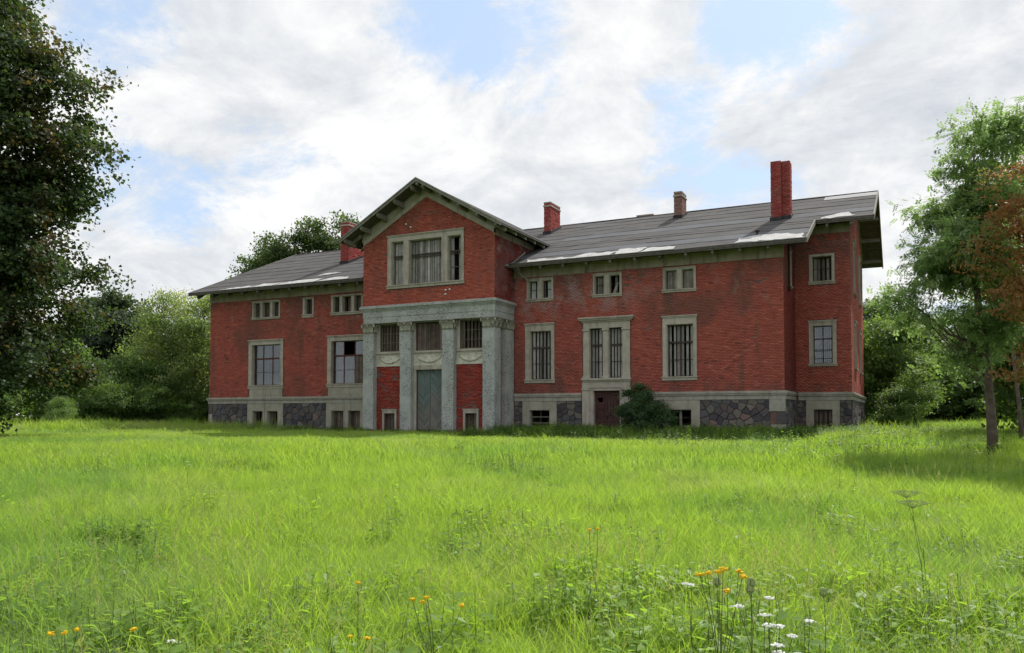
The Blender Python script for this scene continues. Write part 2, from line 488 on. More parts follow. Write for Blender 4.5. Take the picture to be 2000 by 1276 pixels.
def leaf_mat(name, c1, c2, c3=None, trans=0.45, tcol=None, p3=0.0, rough=0.5, nscale=0.6, tmul=1.6):
    """diffuse + translucent leaf, colour by leaf (attribute rnd) and by place"""
    m, t, out, pos = newmat(name)
    at = t.n('ShaderNodeAttribute', {'attribute_name': 'rnd'}).outputs['Fac']
    n = t.noise(pos, nscale, 3, 0.6)
    f = t.math('ADD', t.math('MULTIPLY', at, 0.6), t.math('MULTIPLY', t.step(n, 0.35, 0.65), 0.4))
    col = t.mix(f, c1, c2)
    if c3:
        n3 = t.noise(pos, nscale * 1.6, 3, 0.6)
        col = t.mix(t.math('MULTIPLY', t.step(t.math('ADD', n3, t.math('MULTIPLY', at, 0.25)), 0.62 - p3, 0.76 - p3), 0.9), col, c3)
    b = t.n('ShaderNodeBsdfPrincipled', Roughness=rough)
    b.inputs['Specular IOR Level'].default_value = 0.25
    t.link(col, b.inputs['Base Color'])
    tc_ = t.n('ShaderNodeVectorMath', {'operation': 'MULTIPLY'}, i0=col, i1=tcol or (tmul * 1.25, tmul * 1.3, tmul * 0.55)).outputs[0]
    tl = t.n('ShaderNodeBsdfTranslucent')
    t.link(tc_, tl.inputs[0])
    mx = t.n('ShaderNodeMixShader', Fac=trans)
    t.link(b.outputs[0], mx.inputs[1]); t.link(tl.outputs[0], mx.inputs[2])
    t.link(mx.outputs[0], out.inputs[0])
    return m


M['leaf_maple'] = leaf_mat('leaf_maple', (0.030, 0.056, 0.024), (0.062, 0.094, 0.036), (0.105, 0.070, 0.032), 0.4, p3=-0.045, nscale=0.35, tmul=1.5)
M['leaf_dark'] = leaf_mat('leaf_dark', (0.045, 0.070, 0.042), (0.085, 0.120, 0.068), None, 0.42, nscale=0.25, tmul=1.3)
M['leaf_willow'] = leaf_mat('leaf_willow', (0.10, 0.145, 0.058), (0.19, 0.25, 0.105), (0.25, 0.28, 0.13), 0.5, nscale=0.35, tmul=1.9)
M['leaf_bush'] = leaf_mat('leaf_bush', (0.075, 0.125, 0.045), (0.14, 0.215, 0.075), None, 0.48, nscale=0.4, tmul=1.7)
M['leaf_oak'] = leaf_mat('leaf_oak', (0.050, 0.085, 0.030), (0.10, 0.145, 0.052), None, 0.4, nscale=0.4)
M['leaf_ash'] = leaf_mat('leaf_ash', (0.125, 0.185, 0.085), (0.205, 0.285, 0.135), (0.23, 0.31, 0.17), 0.56, nscale=0.8, tcol=(1.8, 1.9, 1.1))
M['leaf_copper'] = leaf_mat('leaf_copper', (0.21, 0.098, 0.045), (0.34, 0.165, 0.075), (0.17, 0.20, 0.065), 0.5, p3=0.0, nscale=0.7, tcol=(1.6, 1.5, 1.0))
M['leaf_lime'] = leaf_mat('leaf_lime', (0.065, 0.110, 0.035), (0.125, 0.19, 0.060), None, 0.48, nscale=0.4, tmul=1.6)
M['leaf_elder'] = leaf_mat('leaf_elder', (0.045, 0.085, 0.042), (0.10, 0.165, 0.075), None, 0.4, nscale=1.5)


def grass_mat(name, c1, c2, patch, trans, tmul, dry=0.0):
    m, t, out, pos = newmat(name)
    oi = t.n('ShaderNodeObjectInfo').outputs['Random']
    at = t.n('ShaderNodeAttribute', {'attribute_name': 'rnd'}).outputs['Fac']
    n = t.noise(pos, 0.16, 4, 0.6, 0.4)
    n2 = t.noise(pos, 0.9, 3, 0.6)
    f = t.math('ADD', t.math('MULTIPLY', oi, 0.4), t.math('MULTIPLY', at, 0.6))
    col = t.mix(f, c1, c2)
    col = t.mix(t.math('MULTIPLY', t.step(n, 0.46, 0.62), 0.65), col, patch)
    col = t.mix(t.math('MULTIPLY', t.step(n2, 0.60, 0.72), 0.30 + dry), col, (0.26, 0.29, 0.07))
    # blades are paler at the tip and olive green at the foot
    gt = t.n('ShaderNodeAttribute', {'attribute_name': 'tip'}).outputs['Fac']
    col = t.mix(t.math('MULTIPLY', t.math('SUBTRACT', 1.0, gt), 0.35), col, (0.10, 0.15, 0.03))
    b = t.n('ShaderNodeBsdfPrincipled', Roughness=0.45)
    b.inputs['Specular IOR Level'].default_value = 0.18
    t.link(col, b.inputs['Base Color'])
    tl = t.n('ShaderNodeBsdfTranslucent')
    t.link(t.n('ShaderNodeVectorMath', {'operation': 'MULTIPLY'}, i0=col, i1=(tmul * 1.15, tmul * 1.2, tmul * 0.45)).outputs[0], tl.inputs[0])
    mx = t.n('ShaderNodeMixShader', Fac=trans)
    t.link(b.outputs[0], mx.inputs[1]); t.link(tl.outputs[0], mx.inputs[2])
    t.link(mx.outputs[0], out.inputs[0])
    return m


M['grass'] = grass_mat('grass_blade', (0.195, 0.298, 0.058), (0.285, 0.390, 0.088), (0.145, 0.255, 0.088), 0.5, 1.75)
M['grass_fine'] = grass_mat('grass_fine', (0.25, 0.315, 0.12), (0.36, 0.41, 0.19), (0.19, 0.28, 0.13), 0.5, 1.75, -0.05)
M['herb'] = grass_mat('herb_leaf', (0.155, 0.255, 0.05), (0.24, 0.36, 0.08), (0.13, 0.22, 0.075), 0.5, 1.8)
M['herb_grey'] = grass_mat('herb_greygreen', (0.095, 0.155, 0.060), (0.16, 0.23, 0.10), (0.085, 0.15, 0.065), 0.4, 1.6)
M['nettle'] = grass_mat('nettle_leaf', (0.036, 0.082, 0.018), (0.080, 0.155, 0.032), (0.05, 0.115, 0.024), 0.4, 1.8)
M['stem'] = noise_mat('stem', (0.07, 0.085, 0.035), (0.12, 0.13, 0.06), scale=5)
M['stem_dark'] = noise_mat('stem_dark', (0.055, 0.04, 0.03), (0.10, 0.07, 0.05), scale=5)
M['straw'] = leaf_mat('straw', (0.24, 0.28, 0.11), (0.38, 0.38, 0.20), None, 0.4, tmul=1.2)
M['yellow'] = noise_mat('tansy_yellow', (0.62, 0.38, 0.010), (0.78, 0.52, 0.02), scale=20)
M['white'] = noise_mat('umbel_white', (0.62, 0.63, 0.58), (0.78, 0.79, 0.75), scale=20)
M['umbel_green'] = noise_mat('umbel_green', (0.20, 0.26, 0.10), (0.34, 0.40, 0.18), scale=20)

# ground
m, t, out, pos = newmat('meadow_ground')
n = t.noise(pos, 0.25, 5, 0.6)
n2 = t.noise(pos, 6, 5, 0.7)
c = t.ramp(n, [(0.35, (0.055, 0.10, 0.018)), (0.6, (0.085, 0.145, 0.022)), (0.75, (0.10, 0.13, 0.035))])
c = t.mix(t.math('MULTIPLY', t.step(n2, 0.45, 0.7), 0.5), c, (0.04, 0.05, 0.016))
principled(t, out, c, 0.95, n2, 0.6, 0.05)
M['ground'] = m


# ------------------------------------------------------------------ ground
def gz(x, y):
    """height of the ground; works on floats or arrays"""
    r = np.sqrt(np.asarray(x, float) ** 2 + np.asarray(y, float) ** 2)
    s = np.clip((r - 7) / 31, 0, 1); s = s * s * (3 - 2 * s)
    z = -0.60 + 0.60 * s
    z = z + np.clip(-(np.asarray(x, float) + 6) / 37, 0, 1.4) * 0.14 * s
    z = z + 0.05 * np.sin(x * 0.35 + 1.3) * np.cos(y * 0.31) * (1 - 0.85 * s) + 0.03 * np.sin(x * 0.9 + y * 0.7) * (1 - 0.9 * s)
    far = np.clip((r - 60) / 120, 0, 1)
    return z + far * 0.15


radii = np.concatenate([np.linspace(0, 60, 61), np.geomspace(62, 2500, 30)])
ang = np.linspace(0, 2 * np.pi, 145)[:-1]
gx = (radii[:, None] * np.cos(ang)[None, :]); gy = (radii[:, None] * np.sin(ang)[None, :])
gv = np.stack([gx, gy, gz(gx, gy)], -1).reshape(-1, 3)
na = len(ang); fi = []
I, J = np.meshgrid(np.arange(len(radii) - 1), np.arange(na), indexing='ij')
fq = np.stack([I * na + J, (I + 1) * na + J, (I + 1) * na + (J + 1) % na, I * na + (J + 1) % na], -1).reshape(-1, 4)
tag(np_mesh('ground', gv, fq, M['ground'], smooth=True), 'uneven meadow ground rising gently towards the red brick house', kind='structure')

# ------------------------------------------------------------------ the house
FY = 41.0
XL, XR = -42.9, -5.43           # main front
BY, XE = 45.0, -2.7             # set-back end bay
BACK = 57.0
PX0, PX1, PY = -28.4, -19.86, 38.6   # portico
PC = (PX0 + PX1) / 2
SL, RZ, RYC = 0.422, 13.9, 50.8
roofz = lambda y: RZ - SL * abs(RYC - y)
house = empty('brick_manor_house', (-24.13, 49, 0))
tag(house, 'long abandoned red brick manor house with stone portico, boarded windows and dark felt roof', 'house')
HINV = Matrix.Translation(Vector((-24.13, 49, 0))).inverted()


def kid(o, parent=house):
    """parent keeping world coordinates baked in the mesh"""
    o.parent = parent
    if parent is house:
        o.matrix_parent_inverse = HINV
    return o


front = Plane('x', FY, -1)
back_bay = Plane('x', BY, -1)
gable = Plane('y', XE, 1)
reent = Plane('y', XR, 1)
left_end = Plane('y', XL, -1)
rear = Plane('x', BACK, 1)
pfront = Plane('x', PY, -1)
pside = Plane('y', PX1, 1)
pside_l = Plane('y', PX0, -1)
recess = Plane('x', 38.97, -1)


def wall_cells(pl, s0, s1, z0, z1, holes, thick, m, name, label=None):
    """solid wall with rectangular openings, one watertight-looking mesh"""
    ss = sorted({s0, s1, *[h[0] for h in holes], *[h[1] for h in holes]})
    zs = sorted({z0, z1, *[h[2] for h in holes], *[h[3] for h in holes]})
    ss = [s for s in ss if s0 <= s <= s1]; zs = [z for z in zs if z0 <= z <= z1]
    ns, nz = len(ss) - 1, len(zs) - 1
    solid = [[not any(h[0] <= (ss[i] + ss[i + 1]) / 2 <= h[1] and h[2] <= (zs[j] + zs[j + 1]) / 2 <= h[3] for h in holes)
              for j in range(nz)] for i in range(ns)]
    mb = MB()
    S = lambda i, j: 0 <= i < ns and 0 <= j < nz and solid[i][j]
    for i in range(ns):
        for j in range(nz):
            if not solid[i][j]: continue
            a, b, c, d = ss[i], ss[i + 1], zs[j], zs[j + 1]
            p = pl.p
            for dd in (0, -thick):
                mb.add([p(a, c, dd), p(b, c, dd), p(b, d, dd), p(a, d, dd)], [(0, 1, 2, 3)])
            if not S(i - 1, j): mb.add([p(a, c, 0), p(a, d, 0), p(a, d, -thick), p(a, c, -thick)], [(0, 1, 2, 3)])
            if not S(i + 1, j): mb.add([p(b, c, 0), p(b, d, 0), p(b, d, -thick), p(b, c, -thick)], [(0, 1, 2, 3)])
            if not S(i, j - 1): mb.add([p(a, c, 0), p(b, c, 0), p(b, c, -thick), p(a, c, -thick)], [(0, 1, 2, 3)])
            if not S(i, j + 1): mb.add([p(a, d, 0), p(b, d, 0), p(b, d, -thick), p(a, d, -thick)], [(0, 1, 2, 3)])
    o = mb.build(name, m)
    if label: o['label'] = label
    return kid(o)


def bricks(pl, s0, s1, z0, z1, holes, m, parent, clip=None, drop=None, proud=0.014, L=0.245, Hc=0.077, J=0.012, rough=0.0):
    """every brick is its own little block standing proud of the mortar bed"""
    A = []
    k = 0
    z = z0
    while z < z1 - 0.03:
        zt = min(z + Hc - J, z1)
        iv = [(s0, s1)]
        for h in holes:
            if h[2] < zt and h[3] > z:
                new = []
                for a, b in iv:
                    if h[1] <= a or h[0] >= b: new.append((a, b)); continue
                    if h[0] > a: new.append((a, h[0]))
                    if h[1] < b: new.append((h[1], b))
                iv = new
        if clip:
            iv = [c2 for a, b in iv for c2 in [clip(a, b, zt)] if c2]
        off = (k % 2) * (L + J) / 2 + (0.03 if k % 4 > 1 else 0)
        for a, b in iv:
            n0 = math.floor((a - s0 - off) / (L + J))
            st = s0 + off + np.arange(n0, n0 + int((b - a) / (L + J)) + 3) * (L + J)
            lo = np.maximum(st, a); hi = np.minimum(st + L, b)
            keep = hi - lo > 0.035
            lo, hi = lo[keep], hi[keep]
            if len(lo):
                A.append(np.stack([lo, hi, np.full(len(lo), z), np.full(len(lo), zt)], -1))
        z += Hc; k += 1
    A = np.concatenate(A)
    if drop is not None:
        A = A[~drop(A, rng.random(len(A)))]
    n = len(A)
    dd = proud + rng.uniform(-0.004, 0.004, (n, 4)) + rng.uniform(-0.004, 0.005, (n, 1)) + rough * rng.uniform(-1, 0.6, (n, 1))
    dd = np.maximum(dd, 0.002)
    w_ = rng.uniform(-0.004, 0.004, (n, 4))
    s = np.stack([A[:, 0] + w_[:, 0], A[:, 1] + w_[:, 1], A[:, 1] + w_[:, 2], A[:, 0] + w_[:, 3]], 1)
    zc = np.stack([A[:, 2], A[:, 2], A[:, 3], A[:, 3]], 1) + rng.uniform(-0.0025, 0.0025, (n, 4))
    V = np.zeros((n, 8, 3))
    for q, depth in ((0, dd), (4, np.full((n, 4), -0.003))):
        if pl.axis == 'x':
            V[:, q:q + 4, 0] = s; V[:, q:q + 4, 1] = pl.at + pl.out * depth
        else:
            V[:, q:q + 4, 1] = s; V[:, q:q + 4, 0] = pl.at + pl.out * depth
        V[:, q:q + 4, 2] = zc
    F = np.array([(0, 1, 2, 3), (0, 4, 5, 1), (1, 5, 6, 2), (2, 6, 7, 3), (3, 7, 4, 0)])
    FF = (F[None] + (np.arange(n) * 8)[:, None, None]).reshape(-1, 4)
    # colour drifts in patches plus brick by brick
    rv = np.clip(rng.normal(0.52, 0.17, n), 0.1, 1)
    rv = np.where(rng.random(n) < 0.014, 0.02, rv)
    o = np_mesh('brickwork', V.reshape(-1, 3), FF, m, attrs={'rnd': ('FACE', np.repeat(rv, 5))})
    o['kind'] = 'stuff'
    o.parent = parent
    return o


# openings: list of (s0, s1, z0, z1) in the rough wall -------------------------------------------------
UP0, UP1, UO0, UO1 = 7.34, 8.60, 7.49, 8.48
MO0, MO1 = 3.03, 5.69
holes_L = [(-38.99, -38.47, UO0, UO1), (-38.25, -37.60, UO0, UO1), (-37.38, -36.86, UO0, UO1),
           (-39.09, -36.72, MO0, MO1), (-34.70, -34.12, UO0, UO1),
           (-32.46, -31.96, UO0, UO1), (-31.72, -31.06, UO0, UO1), (-30.82, -30.30, UO0, UO1),
           (-32.57, -30.06, MO0, MO1),
           (-39.03, -38.13, 0.0, 1.35), (-37.77, -36.87, 0.0, 1.35), (-32.53, -31.60, 0.0, 1.36), (-31.24, -30.33, 0.0, 1.36)]
holes_R = [(-18.95, -18.43, UO0, UO1), (-18.14, -17.58, UO0, UO1), (-18.87, -17.62, MO0, MO1), (-18.92, -17.70, 0.05, 1.36),
           (-15.07, -14.54, UO0, UO1), (-14.25, -13.68, UO0, UO1), (-15.38, -14.62, MO0, MO1), (-14.30, -13.53, MO0, MO1),
           (-15.18, -13.69, -0.12, 2.37),
           (-11.22, -10.63, UO0, UO1), (-10.37, -9.77, UO0, UO1), (-11.17, -9.82, MO0, MO1), (-11.12, -9.93, 0.04, 1.36)]
wallL = wall_cells(front, XL, PX0 + 0.3, -0.4, 9.45, holes_L, 0.42, M['mortar'], 'wall', 'left wing front wall, brick greyed between its windows')
wallR = wall_cells(front, PX1 - 0.3, XR, -0.4, 9.45, holes_R, 0.42, M['mortar'], 'wall', 'right wing front wall with pale bloom under the frieze')
# surrounds cover these areas, bricks stop there
surL = [(-39.12, -36.75, 7.36, 8.58), (-39.40, -36.46, 2.25, 6.0), (-34.86, -33.99, 7.30, 8.55), (-32.58, -30.18, 7.32, 8.55), (-32.88, -29.8, 2.25, 6.02)]
surR = [(-19.07, -17.48, 7.36, 8.58), (-19.17, -17.42, 2.86, 6.1), (-15.17, -13.57, 7.36, 8.58), (-15.80, -13.10, 2.0, 6.2),
        (-11.34, -9.67, 7.36, 8.62), (-11.38, -9.65, 2.86, 6.1)]


def drop_blot(spots):
    def f(A, r_):
        c = (A[:, 0] + A[:, 1]) / 2; z = (A[:, 2] + A[:, 3]) / 2
        d = r_ < 0.001
        for sx_, sz_, rad, pr_ in spots:
            q = np.sqrt(((c - sx_) / rad) ** 2 + ((z - sz_) / (rad * 0.6)) ** 2)
            d |= (q < 1) & (r_ < pr_ * (1.2 - q))
        return d
    return f


bricks(front, XL, PX0, 2.26, 8.70, surL, M['brick'], wallL, drop=drop_blot([(-41.2, 4.7, .3, .3), (-33.4, 8.0, .6, .15), (-38, 6.6, .5, .15)]))
bricks(front, PX1, XR, 2.26, 8.70, surR, M['brick'], wallR,
       drop=drop_blot([(-12.9, 8.2, .45, .65), (-13.3, 7.9, .25, .6), (-6.6, 7.6, .35, .5), (-7.2, 7.55, .15, .8), (-12.2, 5.7, .3, .35), (-16.5, 8.1, .8, .12),
                       (-19.5, 5.0, .5, .1), (-8.9, 7.8, .2, .4), (-11.9, 8.25, .7, .15), (-6.8, 4.9, .15, .6)]))

# set-back bay at the right
holes_B = [(-4.53, -3.57, 8.02, 9.32), (-4.53, -3.57, 3.73, 5.70), (-4.56, -3.61, 0.04, 1.38)]
wallB = wall_cells(back_bay, XR - 0.2, XE, -0.4, 11.3, holes_B, 0.42, M['mortar'], 'wall', 'dark red set-back bay at the right end')
bricks(back_bay, XR, XE, 2.26, 10.48, [(-4.67, -3.43, 7.86, 9.44), (-4.72, -3.38, 3.62, 5.97)], M['brick'], wallB, drop=drop_blot([(-4.9, 10.2, 1.4, .35)]))
# re-entrant side, right end gable, left end gable, rear
wallS = wall_cells(reent, FY + .42, BY, -0.4, 9.7, [(42.6, 43.5, 7.6, 9.3)], 0.42, M['mortar'], 'wall', 'narrow side wall of the right wing facing the gable end')
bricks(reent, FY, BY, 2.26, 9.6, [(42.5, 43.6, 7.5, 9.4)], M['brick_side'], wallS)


def gable_clip(yc, ztop, sl):
    def f(a, b, z):
        hw = (ztop - z) / sl
        lo, hi = max(a, yc - hw), min(b, yc + hw)
        return (lo, hi) if hi - lo > 0.08 else None
    return f


holes_G = [(47.6, 48.9, 3.6, 5.9), (52.6, 53.9, 3.6, 5.9), (47.6, 48.9, 7.7, 10.3), (52.6, 53.9, 7.7, 10.3), (50.0, 51.2, 10.9, 12.1)]
mb = MB()
wallG = wall_cells(gable, BY + .42, BACK, -0.4, 11.3, [h for h in holes_G if h[3] < 11], 0.42, M['mortar'], 'wall', 'right end gable wall under the deep roof overhang')
mb = MB(); gable.poly(mb, [(BY + .1, 11.3), (BACK - .1, 11.3), (RYC, RZ - .12)], -0.42, 0.0)
kid(mb.build('wall', M['mortar']))
bricks(gable, BY, BACK, 2.26, 13.6, [(47.45, 49.05, 3.5, 6.2), (52.45, 54.05, 3.5, 6.2), (47.45, 49.05, 7.6, 10.45), (52.45, 54.05, 7.6, 10.45), (50.0, 51.2, 10.9, 12.1)],
       M['brick'], wallG, clip=gable_clip(RYC, 13.55, SL))
mb = MB()
left_end.box(mb, FY + .42, BACK, -0.4, 9.3, -0.42, 0)
left_end.poly(mb, [(FY, 9.3), (BACK, 9.3), (BACK, 11.1), (RYC, RZ - .12)], -0.42, 0.0)
rear.box(mb, XL + .42, XE - .42, -0.4, 11.2, -0.42, 0)
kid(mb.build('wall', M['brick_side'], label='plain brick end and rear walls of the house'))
# upper floor deck and partitions keep the rooms behind the boarded windows dark
mb = MB()
mb.box(XL + .45, XR - .45, FY + .45, BACK - .5, 2.3, 2.45)
mb.box(XL + .45, XR - .45, FY + .45, BACK - .5, 6.8, 6.95)
mb.box(XL + .45, XE - .45, 46.6, 46.75, -0.3, 9.9)
for px_ in (-35.6, -28.6, -19.6, -16.4, -12.4):
    mb.box(px_, px_ + .15, FY + .45, 46.6, -0.3, 9.2)
kid(mb.build('interior_wall', noise_mat('interior_plaster', (0.16, 0.14, 0.12), (0.24, 0.22, 0.19), scale=1)))

# ---- portico block (upper brick storey)
PAP = 13.30          # apex of the visible brick
PSL = 0.571


def pclip(a, b, z):
    hw = (PAP - z) / PSL
    lo, hi = max(a, PC - hw), min(b, PC + hw)
    return (lo, hi) if hi - lo > 0.08 else None


big_open = [(-26.42, -25.62, 8.42, 10.90), (-25.24, -23.12, 8.42, 10.90), (-22.72, -21.90, 8.42, 10.90)]
wallP = wall_cells(pfront, PX0, PX1, 7.0, 10.95, big_open, 0.4, M['mortar'], 'wall', 'orange-red brick gable wall above the portico')
mb = MB(); pfront.poly(mb, [(PX0, 10.95), (PX1, 10.95), (PX1, 11.25), (PC, 13.72), (PX0, 11.25)], -0.4, 0.0)
kid(mb.build('wall', M['mortar']))
bricks(pfront, PX0, PX1, 7.33, 13.3, [(-26.68, -21.74, 8.24, 11.24)], M['brick_front'], wallP, clip=pclip,
       drop=drop_blot([(-23.9, 12.35, .5, .25), (-24.6, 12.2, .3, .3), (-22.9, 7.7, .3, .25)]))
mb = MB()
pside.box(mb, PY + .4, 46.2, 7.0, 11.1, -0.4, 0.0)
wps = kid(mb.build('wall', M['mortar'], label='shadowed right side wall of the portico block'))
mb = MB()
pside_l.box(mb, PY + .4, 46.2, 7.0, 11.1, -0.4, 0.0)
kid(mb.build('wall', M['mortar'], label='left side wall of the portico block'))
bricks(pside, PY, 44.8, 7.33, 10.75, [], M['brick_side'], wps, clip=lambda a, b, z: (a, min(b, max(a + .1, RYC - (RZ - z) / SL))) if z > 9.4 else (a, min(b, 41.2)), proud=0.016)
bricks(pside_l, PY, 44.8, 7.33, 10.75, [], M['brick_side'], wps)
# lower storey of the portico: recessed wall between the pillars
bay_open = [(-27.45, -26.15, 4.70, 6.28), (-25.02, -23.24, 4.70, 6.28), (-22.17, -20.79, 4.70, 6.28),
            (-25.0, -23.26, 0.18, 3.66), (-27.14, -26.42, 0.0, 1.18), (-21.83, -21.12, 0.0, 1.18)]
wallC = wall_cells(recess, PX0 + 0.05, PX1 - 0.4, -0.4, 7.0, bay_open, 0.35, M['mortar'], 'wall', 'crimson brick panels between the pillars')


def drop_bay(A, r_):
    c = (A[:, 0] + A[:, 1]) / 2; z = (A[:, 2] + A[:, 3]) / 2
    u_ = np.sin(c * 5.1 + z * 3) + np.sin(z * 9.0 + c * 2) * 0.7
    left = (c < -25.8) & (z > 2.0)
    right = (c > -22.5) & (z > 1.3) & (z < 2.3)
    return ((left | right) & (u_ > 0.55) & (r_ < 0.45)) | (r_ < 0.02)


for a, b in ((-27.68, -25.86), (-22.40, -20.58)):
    bricks(recess, a, b, 0.0, 3.88, [(a + .36 if a < -25 else -21.97, b - .32 if a < -25 else -20.98, 0, 1.42)], M['brick_raw'], wallC, drop=drop_bay, proud=0.022, rough=0.016)
psd = Plane('y', PX1 - 0.33, 1)
mb = MB(); psd.box(mb, 38.6 + .37, FY, -0.4, 7.0, -0.3, 0)
ws = kid(mb.build('wall', M['mortar'], label='side wall of the portico between the corner pillars'))
bricks(psd, 39.3, 40.0, 0.1, 4.4, [], M['brick_raw'], ws, proud=0.02, rough=0.01)
mb = MB(); mb.box(PX0 + .4, PX1 - .75, 40.2, 40.3, -0.3, 11.0); mb.box(PX0 + .4, PX1 - .75, 39.05, 40.2, 6.5, 6.6)
kid(mb.build('interior_wall', M['soffit']))


# ---- plinth: belt course, render panels round the cellar windows, field stones
def belt(pl, s0, s1, ext0=0, ext1=0):
    mb = MB()
    pl.box(mb, s0 - ext0 * .07, s1 + ext1 * .07, 1.845, 2.04, -0.05, 0.07)
    pl.box(mb, s0 - ext0 * .12, s1 + ext1 * .12, 2.055, 2.13, -0.05, 0.12)
    pl.box(mb, s0 - ext0 * .15, s1 + ext1 * .15, 2.135, 2.205, -0.05, 0.155)
    pl.box(mb, s0 - ext0 * .09, s1 + ext1 * .09, 2.205, 2.26, -0.05, 0.09)
    return kid(mb.build('belt_course', M['belt']))


belt(front, XL, PX0 - .002, 1, 0)
belt(front, PX1 + .05, -15.83, 0, 0)
belt(front, -13.08, XR, 0, 1)
belt(reent, FY + .005, BY - .16, 0, 0)
belt(back_bay, XR + .16, XE, 0, 1)
belt(gable, BY + .005, BACK, 0, 1)
belt(left_end, FY + .005, BACK, 0, 1)


def render_panel(pl, s0, s1, openings, z1=1.845):
    mb = MB()
    d = 0.045
    zt = openings[0][3]
    pl.box(mb, s0, s1, zt, z1, -0.02, d)
    ed = [s0]
    for o_ in openings: ed += [o_[0], o_[1]]
    ed.append(s1)
    for i in range(0, len(ed), 2): pl.box(mb, ed[i], ed[i + 1], -0.4, zt, -0.02, d)
    for o_ in openings:     # reveals
        pl.box(mb, o_[0] - .002, o_[0] + .03, o_[2], zt, -0.36, 0.0)
        pl.box(mb, o_[1] - .03, o_[1] + .002, o_[2], zt, -0.36, 0.0)
        pl.box(mb, o_[0] + .03, o_[1] - .03, zt - .03, zt + .001, -0.36, 0.0)
        if o_[2] > 0.02: pl.box(mb, o_[0] + .03, o_[1] - .03, -0.3, o_[2] + .001, -0.3, 0.03)
    return kid(mb.build('cellar_window', M['render']))


cw = []
cw.append((render_panel(front, -39.46, -36.43, holes_L[9:11]), front, holes_L[9:11], 'L1'))
cw.append((render_panel(front, -32.95, -30.03, holes_L[11:13]), front, holes_L[11:13], 'L2'))
cw.append((render_panel(front, -19.33, -17.28, [holes_R[3]]), front, [holes_R[3]], 'bars'))
cw.append((render_panel(front, -11.56, -9.50, [holes_R[12]]), front, [holes_R[12]], 'open'))
cw.append((render_panel(back_bay, -4.90, -3.27, [holes_B[2]]), back_bay, [holes_B[2]], 'boards'))

plinth = empty('plinth', (0, 0, 0)); kid(plinth)
plinth.matrix_parent_inverse = HINV


def clip_poly(poly, nx, ny, c):
    out = []
    for i in range(len(poly)):
        a, b = poly[i], poly[(i + 1) % len(poly)]
        da, db = a[0] * nx + a[1] * ny - c, b[0] * nx + b[1] * ny - c
        if da <= 0: out.append(a)
        if (da < 0 < db) or (db < 0 < da):
            k = da / (da - db)
            out.append((a[0] + (b[0] - a[0]) * k, a[1] + (b[1] - a[1]) * k))
    return out


def rubble(pl, s0, s1, z0, z1, size, single=False):
    """irregular field stones (Voronoi cells), each a chamfered block"""
    bed = MB(); pl.box(bed, s0 - .01, s1 + .01, z0, z1, -0.02, 0.006)
    bo = bed.build('mortar_bed', M['bed']); bo.parent = plinth
    pts = []
    tries = 0
    while tries < 900:
        tries += 1
        p = (random.uniform(s0, s1), random.uniform(z0, z1))
        dmin = size * random.uniform(0.62, 1.12)
        if all((p[0] - q[0]) ** 2 + ((p[1] - q[1]) * 1.25) ** 2 > dmin ** 2 for q in pts): pts.append(p)
    V, Fc, rn = [], [], []
    for i, p in enumerate(pts):
        poly = [(s0, z0), (s1, z0), (s1, z1), (s0, z1)]
        for j, q in enumerate(pts):
            if i == j: continue
            nx, ny = q[0] - p[0], q[1] - p[1]
            L = math.hypot(nx, ny)
            if L > size * 3.2: continue
            nx /= L; ny /= L
            poly = clip_poly(poly, nx, ny, nx * (p[0] + q[0]) / 2 + ny * (p[1] + q[1]) / 2 - random.uniform(.003, .010))
            if len(poly) < 3: break
        if len(poly) < 3: continue
        n = len(poly)
        dep = random.uniform(.035, .075)
        tilt = (random.uniform(-.08, .08), random.uniform(-.08, .08))
        k = random.uniform(.80, .90)
        cxx = sum(a for a, _ in poly) / n; czz = sum(b for _, b in poly) / n
        ring0 = [pl.p(a, b, -0.02) for a, b in poly]
        ring1 = [pl.p(cxx + (a - cxx) * .97, czz + (b - czz) * .97, dep * .55) for a, b in poly]
        ring2 = [pl.p(cxx + (a - cxx) * k, czz + (b - czz) * k, dep + (a - cxx) * tilt[0] + (b - czz) * tilt[1]) for a, b in poly]
        vs = ring0 + ring1 + ring2
        fs = [tuple(2 * n + i_ for i_ in range(n))]
        for r0 in (0, n):
            fs += [(r0 + i_, r0 + (i_ + 1) % n, r0 + n + (i_ + 1) % n, r0 + n + i_) for i_ in range(n)]
        if single:
            b0 = len(V); V += vs; Fc += [tuple(x + b0 for x in f) for f in fs]; rn += [random.random()] * len(fs)
        else:
            o = np_mesh('stone', vs, fs, M['stone'])
            o.parent = plinth
    if single:
        o = np_mesh('stonework', V, Fc, M['stone'], attrs={'rnd': ('FACE', rn)})
        o['kind'] = 'stuff'; o.parent = plinth


for a, b, s in ((-42.55, -39.47, .52), (-36.42, -32.96, .52), (-30.02, -28.45, .5), (-19.8, -19.34, .4), (-17.27, -15.84, .44), (-13.1, -11.57, .46), (-9.49, -6.12, .42)):
    rubble(front, a, b, -0.35, 1.84, s)
rubble(back_bay, XR + .02, -4.91, -0.35, 1.84, .4)
rubble(back_bay, -3.26, XE - .02, -0.35, 1.84, .4)
rubble(reent, FY + .05, BY, -0.35, 1.84, .45, True)
rubble(gable, BY, BACK, -0.35, 1.84, .5, True)
# quoin blocks at the two front corners
for s0, s1, zz0, zz1 in ((-6.08, XR + .03, -.35, .62), (-5.82, XR + .03, .64, 1.24), (-6.15, XR + .03, 1.26, 1.84), (XL - .03, -42.57, -.35, .55),
                         (XL - .03, -42.6, .57, 1.15), (XL - .03, -42.57, 1.17, 1.84)):
    mb = MB(); front.box(mb, s0, s1, zz0, zz1, -0.3, 0.055)
    o = mb.build('quoin', M['belt'] if zz0 < .6 or zz0 > 1.25 else M['stone']); o.parent = plinth


